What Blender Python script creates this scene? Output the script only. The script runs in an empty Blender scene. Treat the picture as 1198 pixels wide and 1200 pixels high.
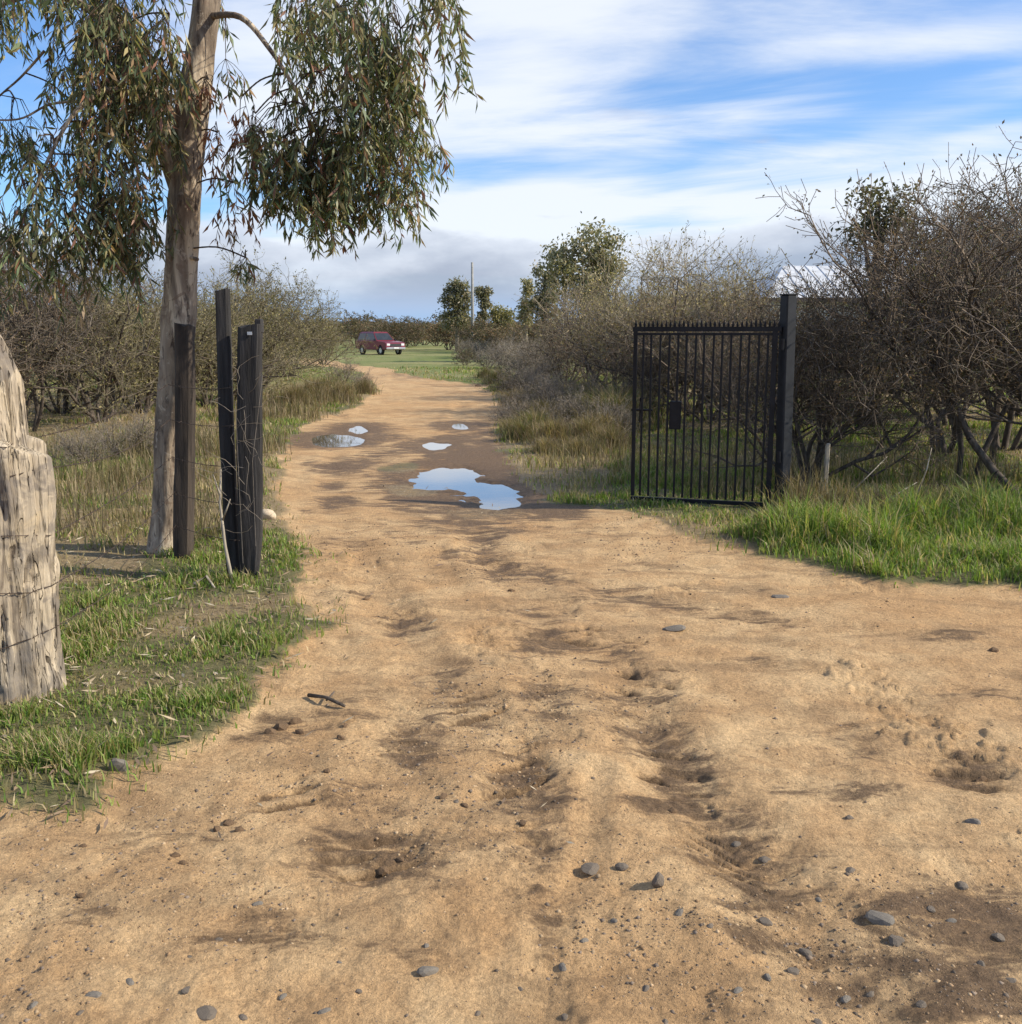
import bpy, math, random
import numpy as np
from mathutils import Vector

random.seed(7)
RNG = np.random.default_rng(11)
SC = bpy.context.scene
COL = SC.collection
R = math.radians

# ------------------------------------------------------------------ camera
CAM_H = 1.6
F_PX = 1200.0
PITCH = math.atan(208 / F_PX)
cam = bpy.data.cameras.new("camera")
cam.lens = 36.0
cam.sensor_width = 36.0
cam.clip_start = 0.05
cam.clip_end = 6000
camo = bpy.data.objects.new("camera", cam)
COL.objects.link(camo)
camo.location = (0, 0, CAM_H)
camo.rotation_euler = (math.pi / 2 - PITCH, 0, 0)
SC.camera = camo

# ------------------------------------------------------------------ light
SUN_EL = R(34)
SUN_H = Vector((0.992, -0.125, 0)).normalized()
SUN = Vector((SUN_H.x * math.cos(SUN_EL), SUN_H.y * math.cos(SUN_EL), math.sin(SUN_EL)))
sl = bpy.data.lights.new("sun", 'SUN')
sl.energy = 5.0
sl.angle = R(0.6)
sl.color = (1.0, 0.91, 0.75)
so = bpy.data.objects.new("sun", sl)
COL.objects.link(so)
so.rotation_euler = (-SUN).to_track_quat('-Z', 'Y').to_euler()
so.location = (20, -10, 20)

W = bpy.data.worlds.new("World")
SC.world = W
W.use_nodes = True


class NT:
    """small node-graph helper"""
    def __init__(s, tree):
        s.t = tree
        s.n = tree.nodes
        s.l = tree.links

    def add(s, typ, **kw):
        n = s.n.new(typ)
        for k, v in kw.items():
            setattr(n, k, v)
        return n

    def put(s, sock, v):
        if isinstance(v, bpy.types.NodeSocket):
            s.l.new(v, sock)
        elif v is not None:
            sock.default_value = v

    def math(s, op, a, b=None, c=None, clamp=False):
        n = s.add('ShaderNodeMath', operation=op, use_clamp=clamp)
        s.put(n.inputs[0], a)
        if b is not None:
            s.put(n.inputs[1], b)
        if c is not None:
            s.put(n.inputs[2], c)
        return n.outputs[0]

    def noise(s, vec, scale=1.0, detail=4.0, rough=0.55, dist=0.0):
        n = s.add('ShaderNodeTexNoise')
        if vec is not None:
            s.l.new(vec, n.inputs['Vector'])
        n.inputs['Scale'].default_value = scale
        n.inputs['Detail'].default_value = detail
        n.inputs['Roughness'].default_value = rough
        n.inputs['Distortion'].default_value = dist
        return n.outputs['Fac']

    def ramp(s, fac, lo, hi, a=0.0, b=1.0):
        n = s.add('ShaderNodeMapRange')
        n.interpolation_type = 'SMOOTHSTEP'
        s.put(n.inputs[0], fac)
        n.inputs[1].default_value = lo
        n.inputs[2].default_value = hi
        n.inputs[3].default_value = a
        n.inputs[4].default_value = b
        return n.outputs[0]

    def mix(s, fac, a, b, mode='MIX'):
        n = s.add('ShaderNodeMix', data_type='RGBA', blend_type=mode)
        s.put(n.inputs[0], fac)
        for k, v in ((6, a), (7, b)):
            if isinstance(v, tuple):
                v = (*v[:3], 1.0)
            s.put(n.inputs[k], v)
        return n.outputs[2]

    def xyz(s, x, y, z):
        n = s.add('ShaderNodeCombineXYZ')
        for k, v in enumerate((x, y, z)):
            s.put(n.inputs[k], v)
        return n.outputs[0]


SKY_A = 166.27
SKY_B = 69.3


def build_world():
    g = NT(W.node_tree)
    g.n.clear()
    out = g.add('ShaderNodeOutputWorld')
    bg = g.add('ShaderNodeBackground')
    g.l.new(bg.outputs[0], out.inputs[0])
    sky = g.add('ShaderNodeTexSky')
    sky.sky_type = 'NISHITA'
    sky.sun_disc = False
    sky.sun_elevation = SUN_EL
    sky.sun_rotation = math.atan2(SUN.x, SUN.y)
    sky.altitude = 200
    sky.air_density = 1.0
    sky.dust_density = 0.6
    sky.ozone_density = 1.6
    tc = g.add('ShaderNodeTexCoord')
    sep = g.add('ShaderNodeSeparateXYZ')
    g.l.new(tc.outputs['Generated'], sep.inputs[0])
    x, y, z = sep.outputs
    zc = g.math('ADD', g.math('MAXIMUM', z, 0.0), 0.10)
    u = g.math('DIVIDE', x, zc)
    v = g.math('DIVIDE', y, zc)
    # high veil: broad patches, soft lumps and thin streaks that run across
    p1 = g.xyz(g.math('MULTIPLY_ADD', v, 0.16, g.math('MULTIPLY', u, 0.5)), g.math('MULTIPLY', v, 0.42), SKY_A)
    n1 = g.noise(p1, 1.15, 3.0, 0.5, 0.3)
    p2 = g.xyz(g.math('MULTIPLY_ADD', v, 0.3, g.math('MULTIPLY', u, 0.5)), g.math('MULTIPLY', v, 0.9), SKY_A + 6.3)
    n2 = g.noise(p2, 1.7, 8.0, 0.62, 0.5)
    veil = g.math('ADD', g.math('MULTIPLY', n1, 0.70), g.math('MULTIPLY', n2, 0.30))
    veil = g.ramp(veil, 0.465, 0.625, 0.02, 0.90)
    # the bank of grey cloud that lies on the horizon all round
    pb = g.xyz(g.math('MULTIPLY', x, 5.0), g.math('MULTIPLY_ADD', y, 5.0, SKY_B), g.math('MULTIPLY', z, 13.0))
    nb = g.noise(pb, 1.0, 6.0, 0.55, 0.1)
    top = g.math('MULTIPLY_ADD', nb, 0.20, 0.0)
    bank = g.ramp(g.math('SUBTRACT', top, z), -0.006, 0.016, 0.0, 0.92)
    puff = g.noise(pb, 2.2, 5.0, 0.6, 0.2)
    lit = g.ramp(g.math('ADD', g.math('SUBTRACT', z, top), g.math('MULTIPLY', puff, 0.05)), -0.045, 0.035)
    bankc = g.mix(lit, (3.7, 4.3, 5.5), (7.4, 8.0, 9.0))
    lowblue = g.ramp(z, 0.0, 0.055, 1.0, 0.0)
    bankc = g.mix(lowblue, bankc, (3.6, 5.4, 8.4))
    # small grey scud
    ps = g.xyz(g.math('MULTIPLY', u, 1.1), g.math('MULTIPLY', v, 1.3), 21.0)
    scud = g.ramp(g.noise(ps, 1.0, 5.0, 0.5, 0.2), 0.66, 0.74, 0.0, 0.55)
    c = g.mix(1.0, sky.outputs[0], (0.92, 1.27, 1.72), 'MULTIPLY')
    c = g.mix(veil, c, (8.6, 9.0, 9.6))
    c = g.mix(scud, c, (4.9, 5.4, 6.8))
    c = g.mix(bank, c, bankc)
    g.l.new(c, bg.inputs['Color'])
    bg.inputs['Strength'].default_value = 0.092


build_world()
SC.view_settings.view_transform = 'Standard'
SC.view_settings.look = 'None'
SC.view_settings.exposure = 0.27
SC.view_settings.gamma = 1.0
SC.view_settings.use_curve_mapping = False
SC.cycles.max_bounces = 6
SC.cycles.transparent_max_bounces = 4
SC.cycles.use_denoising = True

# ------------------------------------------------------------------ pixels to places
_cp, _sp = math.cos(PITCH), math.sin(PITCH)


def ray(px, py):
    a, b = (px - 599) / F_PX, (600 - py) / F_PX
    return (a, _cp + b * _sp, -_sp + b * _cp)


def ground(px, py):
    d = ray(px, py)
    t = CAM_H / -d[2]
    return (d[0] * t, d[1] * t)


def at(px, py, Y):
    d = ray(px, py)
    t = Y / d[1]
    return Vector((d[0] * t, Y, CAM_H + d[2] * t))


# ------------------------------------------------------------------ numeric noise
def _hash(ix, iy, seed):
    n = (ix * 374761393 + iy * 668265263 + seed * 1442695041) & 0xFFFFFFFF
    n = ((n ^ (n >> 13)) * 1274126177) & 0xFFFFFFFF
    n = n ^ (n >> 16)
    return (n & 0xFFFF) / 65535.0


def vnoise(x, y, seed=0):
    x = np.asarray(x, float)
    y = np.asarray(y, float)
    ix = np.floor(x).astype(np.int64)
    iy = np.floor(y).astype(np.int64)
    fx, fy = x - ix, y - iy
    fx = fx * fx * fx * (fx * (fx * 6 - 15) + 10)
    fy = fy * fy * fy * (fy * (fy * 6 - 15) + 10)
    a = _hash(ix, iy, seed)
    b = _hash(ix + 1, iy, seed)
    c = _hash(ix, iy + 1, seed)
    d = _hash(ix + 1, iy + 1, seed)
    return ((a + (b - a) * fx) * (1 - fy) + (c + (d - c) * fx) * fy) * 2 - 1


def fbm(x, y, oct=4, seed=0, gain=0.5):
    s, amp, tot = 0.0, 1.0, 0.0
    x = np.asarray(x, float)
    y = np.asarray(y, float)
    for k in range(oct):
        s = s + amp * vnoise(x, y, seed + k * 17)
        tot += amp
        amp *= gain
        x, y = x * 2.03 + 5.3, y * 2.03 - 3.7
    return s / tot


def sstep(a, b, x):
    t = np.clip((x - a) / (b - a), 0, 1)
    return t * t * (3 - 2 * t)


def poly_sd(x, y, P):
    """signed distance to a polygon, positive inside"""
    x = np.asarray(x, float)
    y = np.asarray(y, float)
    d2 = np.full(x.shape, 1e18)
    ins = np.zeros(x.shape, bool)
    n = len(P)
    for i in range(n):
        ax, ay = P[i]
        bx, by = P[(i + 1) % n]
        ex, ey = bx - ax, by - ay
        t = np.clip(((x - ax) * ex + (y - ay) * ey) / (ex * ex + ey * ey + 1e-12), 0, 1)
        d2 = np.minimum(d2, (x - ax - ex * t) ** 2 + (y - ay - ey * t) ** 2)
        c = (ay > y) != (by > y)
        with np.errstate(divide='ignore', invalid='ignore'):
            xi = ax + (y - ay) * ex / (ey if abs(ey) > 1e-12 else 1e-12)
        ins ^= c & (x < xi)
    d = np.sqrt(d2)
    return np.where(ins, d, -d)


def line_d(x, y, P):
    """distance to a polyline and the arc length at the closest point"""
    d2 = np.full(np.shape(x), 1e18)
    s = np.zeros(np.shape(x))
    L = 0.0
    side = np.zeros(np.shape(x))
    for (ax, ay), (bx, by) in zip(P[:-1], P[1:]):
        ex, ey = bx - ax, by - ay
        l = math.hypot(ex, ey)
        t = np.clip(((x - ax) * ex + (y - ay) * ey) / (l * l), 0, 1)
        q = (x - ax - ex * t) ** 2 + (y - ay - ey * t) ** 2
        m = q < d2
        d2 = np.where(m, q, d2)
        s = np.where(m, L + t * l, s)
        side = np.where(m, np.sign((x - ax) * ey - (y - ay) * ex), side)
        L += l
    return np.sqrt(d2), s, side


ROAD = [ground(*p) for p in [
    (290, 422), (360, 429), (415, 437), (440, 447), (446, 457), (430, 467), (395, 484), (368, 502), (346, 530),
    (341, 570), (350, 605), (374, 650), (366, 690), (388, 735), (338, 795), (250, 855), (190, 902), (105, 952),
    (0, 948), (-300, 950)]] + [(-9, 2.6), (-9, -9), (12, -9), (12, 6.6)] + [ground(*p) for p in [
    (1700, 702), (1198, 694), (1080, 690), (1000, 682), (900, 655), (830, 631), (745, 604), (655, 588), (612, 562),
    (590, 532), (578, 505), (598, 482), (588, 462), (560, 451), (500, 443), (440, 432), (380, 421), (300, 416)]]

PUDDLES = [
    [(488, 560), (498, 550), (520, 547), (548, 549), (552, 556), (545, 560), (560, 563), (590, 568), (609, 578),
     (604, 589), (582, 595), (556, 592), (560, 586), (548, 578), (525, 571), (500, 570)],
    [(374, 516), (385, 509), (402, 510), (418, 514), (408, 520), (385, 521)],
    [(410, 503), (420, 497), (428, 503), (420, 507)],
    [(496, 522), (506, 518), (522, 519), (521, 524), (506, 526)],
    [(531, 498), (540, 495), (548, 498), (541, 502)],
]
PUDW = [[ground(*p) for p in q] for q in PUDDLES]

# damp brown soil and one painted shade patch by the gate: (pixel x, y, half width, half height, strength)
DAMP = [
    (560, 545, 105, 48, 1.0), (650, 590, 110, 18, 1.0), (470, 530, 60, 10, .6), (400, 545, 40, 12, .8), (394, 590, 36, 10, .8), (440, 512, 50, 8, .7),  # second ellipse paints the bush shade beside the gate into the soil colour
    (540, 515, 60, 12, .8), (500, 575, 30, 8, .4), (395, 640, 30, 20, .3), (420, 700, 40, 25, .25), (620, 915, 55, 45, .75),
    (792, 895, 42, 48, .85), (755, 938, 26, 10, .9), (440, 1005, 120, 45, .55), (330, 850, 50, 18, .5), (200, 985, 110, 35, .4),
    (730, 700, 60, 22, .4), (640, 715, 45, 7, .5), (1120, 745, 70, 8, .5), (900, 775, 40, 10, .35), (760, 810, 60, 16, .5),
    (1150, 900, 70, 40, .55), (1010, 880, 70, 30, .35), (1130, 1080, 120, 50, .75), (1020, 1150, 190, 55, .7),
    (1150, 1170, 120, 50, .95), (1150, 820, 90, 16, .45), (960, 930, 110, 10, .5), (700, 760, 70, 14, .45), (620, 800, 40, 20, .35), (420, 930, 60, 20, .4), (110, 1080, 90, 18, .35), (300, 1075, 80, 20, .35), (850, 960, 60, 10, .4), (640, 1060, 22, 70, .5), (600, 990, 80, 26, .4), (480, 1110, 70, 20, .3), (850, 690, 90, 8, .4),
    (760, 660, 60, 10, .3), (560, 880, 50, 20, .3), (430, 830, 50, 22, .3), (500, 440, 60, 5, .5), (480, 800, 60, 20, .25),
]
DAMP_SHADE_W = []
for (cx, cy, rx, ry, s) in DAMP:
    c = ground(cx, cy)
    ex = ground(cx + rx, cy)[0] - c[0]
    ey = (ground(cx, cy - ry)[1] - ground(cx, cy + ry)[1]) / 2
    DAMP_SHADE_W.append((c[0], c[1], ex, ey, s))

TURFW = []
for (cx, cy, rx, ry, s) in [(470, 548, 26, 10, .62), (478, 572, 40, 12, .62), (560, 600, 60, 10, .5), (620, 612, 60, 8, .4), (400, 655, 22, 14, .5)]:
    c = ground(cx, cy)
    TURFW.append((c[0], c[1], ground(cx + rx, cy)[0] - c[0], (ground(cx, cy - ry)[1] - ground(cx, cy + ry)[1]) / 2, s))

RUTS = [  # (pixel polyline, half width m, depth m, lug strength)
    ([(400, 470), (392, 520), (388, 590), (430, 680), (500, 780), (600, 900), (640, 1000), (655, 1100), (600, 1260)], .13, .018, .5),
    ([(540, 470), (530, 520), (520, 590), (590, 660), (680, 750), (760, 850), (800, 930), (900, 1030), (1000, 1180)], .15, .026, .8),
    ([(520, 650), (700, 690), (900, 730), (1198, 770)], .15, .012, .4),
    ([(640, 740), (820, 810), (1000, 870), (1250, 940)], .14, .010, .5),
    ([(420, 640), (480, 760), (470, 900), (420, 1010), (330, 1130), (240, 1250)], .14, .014, .6),
    ([(560, 640), (640, 760), (640, 860), (560, 960), (440, 1020), (200, 1110), (0, 1150)], .12, .012, .6),
    ([(1250, 1010), (1100, 1090), (950, 1150), (800, 1260)], .16, .016, .5),
    ([(700, 900), (690, 1000), (650, 1060), (640, 1160), (650, 1300)], .05, .012, .0),
]
LUGS = []
for (cx, cy, rx, ry, ang, per) in [(612, 905, 48, 62, .55, .095), (790, 900, 46, 62, -.55, .11), (755, 800, 50, 30, -.5, .11), (440, 1000, 70, 30, .3, .10), (560, 830, 40, 28, .6, .10),
                                   (1130, 905, 60, 30, -.3, .12), (330, 930, 60, 26, .4, .11), (700, 745, 50, 20, -.5, .12)]:
    c = ground(cx, cy)
    LUGS.append((c[0], c[1], ground(cx + rx, cy)[0] - c[0], (ground(cx, cy - ry)[1] - ground(cx, cy + ry)[1]) / 2, ang, per))
RUTW = [([ground(*p) for p in q], w, d, l) for q, w, d, l in RUTS]


def fields(x, y):
    """height, grass share, dampness with painted shade and lushness of the ground at x, y"""
    x = np.asarray(x, float)
    y = np.asarray(y, float)
    r = np.hypot(x, y)
    sc = np.clip(r / 6, 0.6, 4)
    sd = poly_sd(x, y, ROAD)
    sd = sd + 0.20 * sc * fbm(x * 1.3 / sc, y * 1.3 / sc, 3, 3) + 0.20 * fbm(x * 4, y * 4, 4, 8)
    grass = 1 - sstep(-0.22, 0.16, sd)
    for cx, cy, ex, ey, s_ in TURFW:
        q = np.sqrt(((x - cx) / ex) ** 2 + ((y - cy) / ey) ** 2)
        grass = np.maximum(grass, s_ * (1 - sstep(.4, 1.2, q + .8 * fbm(x * 2.5, y * 2.5, 3, 83))))
    # worn centre strip of short grass
    h = 0.10 * fbm(x / 9, y / 9, 3, 21) * sstep(4, 30, r) + 0.30 * fbm(x / 45, y / 45, 2, 29) * sstep(30, 110, r)
    h = h + grass * (0.035 + 0.03 * fbm(x * 1.1, y * 1.1, 3, 5) + 0.02 * fbm(x * 4, y * 4, 3, 6))
    near = np.exp(-r / 9)
    h = h + (1 - grass) * (0.022 * fbm(x * .9, y * .9, 3, 41) + 0.014 * fbm(x * 3.1, y * 3.1, 4, 43)
                           + near * 0.020 * fbm(x * 9, y * 9, 4, 47, .6) + near * .022 * (np.abs(fbm(x * 2.6, y * 2.6, 4, 53, .55)) - .2))
    # clods thrown up here and there
    cl = sstep(0.18, 0.5, fbm(x * 1.7, y * 1.7, 3, 61))
    h = h + (1 - grass) * near * cl * 0.055 * np.maximum(fbm(x * 15, y * 15, 4, 67, .65), -0.2)
    damp_shade = np.zeros_like(h)
    for P, w, dep, lug in RUTW:
        d, s, side = line_d(x, y, P)
        fade = 0.45 + 0.55 * sstep(-.25, .25, fbm(s * .8 + P[0][0], s * 0 + P[0][1], 2, 71))
        prof = np.exp(-(d / w) ** 2 * 1.2) - 0.55 * np.exp(-((d - w * 1.7) / (w * .6)) ** 2)
        h = h - (1 - grass) * fade * dep * prof
        if lug:
            inb = np.exp(-(d / w) ** 4)
            teeth = sstep(.1, .8, np.sin((s + side * 0 + d * side * 1.1 + d * 1.2) * 2 * math.pi / 0.105))
            wear = sstep(-.05, .35, fbm(x * 1.1 + 9, y * 1.1, 2, 77))
            h = h - (1 - grass) * fade * inb * teeth * wear * (.35 + .65 * sstep(-.2, .3, fbm(x * 3, y * 3, 2, 79))) * 0.012 * lug * near * 1.4
            damp_shade = np.maximum(damp_shade, .62 * np.exp(-(d / (w * 1.5)) ** 2) * fade * wear)
    for cx, cy, ex, ey, ang, per in LUGS:
        ca, sa = math.cos(ang), math.sin(ang)
        u_, v_ = (x - cx) * ca + (y - cy) * sa, -(x - cx) * sa + (y - cy) * ca
        q = np.sqrt(((x - cx) / ex) ** 2 + ((y - cy) / ey) ** 2) + .35 * fbm(x * 5, y * 5, 3, 87)
        m = 1 - sstep(.5, 1.15, q)
        st = sstep(-.1, .7, np.sin(v_ * 2 * math.pi / per + 1.4 * fbm(x * 4, y * 4, 2, 89)))
        st = st * sstep(-.35, .25, fbm(u_ * 5 + cx, v_ * 14, 3, 88))
        h = h - m * (.012 + .026 * st)
        damp_shade = np.maximum(damp_shade, m * (.25 + .65 * st))
    wob = fbm(x * 2.2, y * 2.2, 4, 81)
    for cx, cy, ex, ey, s in DAMP_SHADE_W:
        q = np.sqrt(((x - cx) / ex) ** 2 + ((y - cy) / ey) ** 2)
        damp_shade = np.maximum(damp_shade, s * (1 - sstep(.25, 1.5, q + .7 * wob)))
    flat, dip = np.zeros_like(h), np.zeros_like(h)
    for ip, P in enumerate(PUDW):
        q = poly_sd(x, y, P) + (.24 if ip == 0 else .10) * fbm(x * 3.4, y * 3.4, 4, 91, .6) + (0 if ip == 0 else (.06 if ip == 1 else -.02))
        k = sstep(-.16, .12, q)
        flat = np.maximum(flat, sstep(-1.6, -.7, q))
        dip = np.maximum(dip, 0.046 * k + .008 * sstep(-.7, -.1, q))
        damp_shade = np.maximum(damp_shade, .9 * sstep(-1.0, -.05, q))
    h = h * (1 - flat * .9) - dip
    lush = sstep(-.15, .35, fbm(x * .55, y * .55, 3, 101) + .25 * sstep(1, 2, x) + .6 * np.exp(-((x - 1.1) / 1.5) ** 2 - ((y - 10.6) / 1.5) ** 2))
    return h, grass, damp_shade, lush, sd


def hz(x, y):
    return float(fields(np.array([x]), np.array([y]))[0][0])


def on(px, py):
    x, y = ground(px, py)
    return Vector((x, y, hz(x, y)))


def atD(px, Y):
    x = at(px, 392, Y).x
    return Vector((x, Y, hz(x, Y)))


# ------------------------------------------------------------------ mesh helpers
def mesh_np(name, V, Fc, col=None, smooth=False):
    V = np.asarray(V, np.float32)
    Fc = np.asarray(Fc, np.int32)
    k = Fc.shape[1]
    me = bpy.data.meshes.new(name)
    me.vertices.add(len(V))
    me.vertices.foreach_set('co', V.ravel())
    me.loops.add(Fc.size)
    me.loops.foreach_set('vertex_index', Fc.ravel())
    me.polygons.add(len(Fc))
    me.polygons.foreach_set('loop_start', np.arange(len(Fc), dtype=np.int32) * k)
    if smooth:
        me.polygons.foreach_set('use_smooth', np.ones(len(Fc), bool))
    if col is not None:
        a = me.color_attributes.new('tint', 'FLOAT_COLOR', 'POINT')
        c = np.ones((len(V), 4), np.float32)
        c[:, :3] = col
        a.data.foreach_set('color', c.ravel())
    me.update(calc_edges=True)
    return me


def link(name, me, mat, parent=None):
    o = bpy.data.objects.new(name, me)
    COL.objects.link(o)
    if me is not None and mat is not None and not me.materials:
        me.materials.append(mat)
    if parent is not None:
        o.parent = parent
    return o


def tag(o, label=None, cat=None, group=None, kind=None):
    for k, v in (('label', label), ('category', cat), ('group', group), ('kind', kind)):
        if v:
            o[k] = v
    return o


def thing(name, loc, label, cat, group=None, rz=0.0):
    o = bpy.data.objects.new(name, None)
    o.empty_display_size = .2
    COL.objects.link(o)
    o.location = loc
    o.rotation_euler = (0, 0, rz)
    return tag(o, label, cat, group)


def copy_tree(o, parent=None):
    c = o.copy()
    COL.objects.link(c)
    c.parent = parent
    for ch in list(o.children):
        copy_tree(ch, c)
    return c


class MB:
    """collects simple solids into one mesh"""
    def __init__(s):
        s.v, s.f = [], []

    def quad_box(s, c, sz, rot=None, bev=0.0):
        hx, hy, hz_ = sz[0] / 2, sz[1] / 2, sz[2] / 2
        b = len(s.v)
        if bev <= 0:
            pts = [(x, y, z) for z in (-hz_, hz_) for x, y in ((-hx, -hy), (hx, -hy), (hx, hy), (-hx, hy))]
            fs = [(0, 3, 2, 1), (4, 5, 6, 7), (0, 1, 5, 4), (1, 2, 6, 5), (2, 3, 7, 6), (3, 0, 4, 7)]
        else:
            def ring(k, z):
                return [(-hx + k, -hy, z), (hx - k, -hy, z), (hx, -hy + k, z), (hx, hy - k, z),
                        (hx - k, hy, z), (-hx + k, hy, z), (-hx, hy - k, z), (-hx, -hy + k, z)]
            def inset(z):
                return [(math.copysign(max(abs(x) - bev, 0), x), math.copysign(max(abs(y) - bev, 0), y), z) for x, y, _ in ring(bev, 0)]
            pts = inset(-hz_) + ring(bev, -hz_ + bev) + ring(bev, hz_ - bev) + inset(hz_)
            fs = [tuple(range(7, -1, -1)), tuple(range(24, 32))]
            for k in range(3):
                for i in range(8):
                    j = (i + 1) % 8
                    fs.append((k * 8 + i, k * 8 + j, k * 8 + 8 + j, k * 8 + 8 + i))
        for p in pts:
            q = Vector(p)
            if rot is not None:
                q = rot @ q
            s.v.append(tuple(q + Vector(c)))
        s.f += [tuple(b + i for i in f) for f in fs]
        return s

    def tube(s, pts, rad, n=8, caps=True):
        pts = [Vector(p) for p in pts]
        if not hasattr(rad, '__len__'):
            rad = [rad] * len(pts)
        b = len(s.v)
        up = None
        for i, p in enumerate(pts):
            t = (pts[min(i + 1, len(pts) - 1)] - pts[max(i - 1, 0)]).normalized()
            if up is None:
                up = t.orthogonal().normalized()
            a = (up - t * up.dot(t)).normalized()
            up = a
            c = t.cross(a)
            for k in range(n):
                th = 2 * math.pi * k / n
                s.v.append(tuple(p + (a * math.cos(th) + c * math.sin(th)) * rad[i]))
        for i in range(len(pts) - 1):
            for k in range(n):
                j = (k + 1) % n
                s.f.append((b + i * n + k, b + i * n + j, b + (i + 1) * n + j, b + (i + 1) * n + k))
        if caps:
            s.f.append(tuple(b + k for k in range(n - 1, -1, -1)))
            s.f.append(tuple(b + (len(pts) - 1) * n + k for k in range(n)))
        return s

    def poly(s, pts, fs):
        b = len(s.v)
        s.v += [tuple(p) for p in pts]
        s.f += [tuple(b + i for i in f) for f in fs]
        return s

    def build(s, name, mat, parent=None, smooth=False):
        me = bpy.data.meshes.new(name)
        me.from_pydata(s.v, [], s.f)
        if smooth:
            for p in me.polygons:
                p.use_smooth = True
        me.update()
        return link(name, me, mat, parent)


def tubes_np(P0, P1, r0, r1, n=3):
    """many short tapered prisms at once"""
    P0, P1 = np.asarray(P0, float), np.asarray(P1, float)
    r0, r1 = np.asarray(r0, float), np.asarray(r1, float)
    T = P1 - P0
    T /= np.linalg.norm(T, axis=1, keepdims=True) + 1e-9
    ref = np.where(np.abs(T[:, 2:3]) > .9, np.array([[1., 0, 0]]), np.array([[0, 0, 1.]]))
    A = np.cross(T, ref)
    A /= np.linalg.norm(A, axis=1, keepdims=True) + 1e-9
    B = np.cross(T, A)
    N = len(P0)
    V = np.zeros((N, 2 * n, 3))
    for k in range(n):
        th = 2 * math.pi * k / n
        o = A * math.cos(th) + B * math.sin(th)
        V[:, k] = P0 + o * r0[:, None]
        V[:, n + k] = P1 + o * r1[:, None]
    base = (np.arange(N) * 2 * n)[:, None]
    Fc = []
    for k in range(n):
        j = (k + 1) % n
        Fc.append(np.concatenate([base + k, base + j, base + n + j, base + n + k], 1))
    return V.reshape(-1, 3), np.stack(Fc, 1).reshape(-1, 4)


# ------------------------------------------------------------------ materials
def new_mat(name):
    m = bpy.data.materials.new(name)
    m.use_nodes = True
    g = NT(m.node_tree)
    b = g.n['Principled BSDF']
    return m, g, b


def mat_plain(name, a, b2, scale=8.0, rough=.8, metal=0.0, bump=0.2, stretch=(1, 1, 1), spec=.4, dist=.004):
    m, g, b = new_mat(name)
    tc = g.add('ShaderNodeTexCoord')
    mp = g.add('ShaderNodeMapping')
    mp.inputs['Scale'].default_value = stretch
    g.l.new(tc.outputs['Object'], mp.inputs[0])
    n = g.noise(mp.outputs[0], scale, 6, .6)
    g.l.new(g.mix(g.ramp(n, .3, .7), a, b2), b.inputs['Base Color'])
    b.inputs['Roughness'].default_value = rough
    b.inputs['Metallic'].default_value = metal
    b.inputs['Specular IOR Level'].default_value = spec
    if bump:
        bp = g.add('ShaderNodeBump')
        bp.inputs['Strength'].default_value = bump
        bp.inputs['Distance'].default_value = dist
        g.l.new(g.noise(mp.outputs[0], scale * 4, 5, .65), bp.inputs['Height'])
        g.l.new(bp.outputs[0], b.inputs['Normal'])
    return m


def mat_leaf(name, transl=.35, rough=.55, gain=1.0):
    m, g, b = new_mat(name)
    at_ = g.add('ShaderNodeAttribute', attribute_name='tint')
    c = at_.outputs['Color']
    oi = g.add('ShaderNodeObjectInfo')
    v = g.math('MULTIPLY_ADD', oi.outputs['Random'], .35, .82 * gain)
    c = g.mix(1.0, c, g.xyz(v, v, v), 'MULTIPLY')
    g.l.new(c, b.inputs['Base Color'])
    b.inputs['Roughness'].default_value = rough
    b.inputs['Specular IOR Level'].default_value = .3
    if transl:
        tr = g.add('ShaderNodeBsdfTranslucent')
        g.l.new(g.mix(1.0, c, (1.25, 1.3, .7), 'MULTIPLY'), tr.inputs['Color'])
        mx = g.add('ShaderNodeMixShader')
        mx.inputs[0].default_value = transl
        g.l.new(b.outputs[0], mx.inputs[1])
        g.l.new(tr.outputs[0], mx.inputs[2])
        g.l.new(mx.outputs[0], g.n['Material Output'].inputs[0])
    return m


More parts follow.
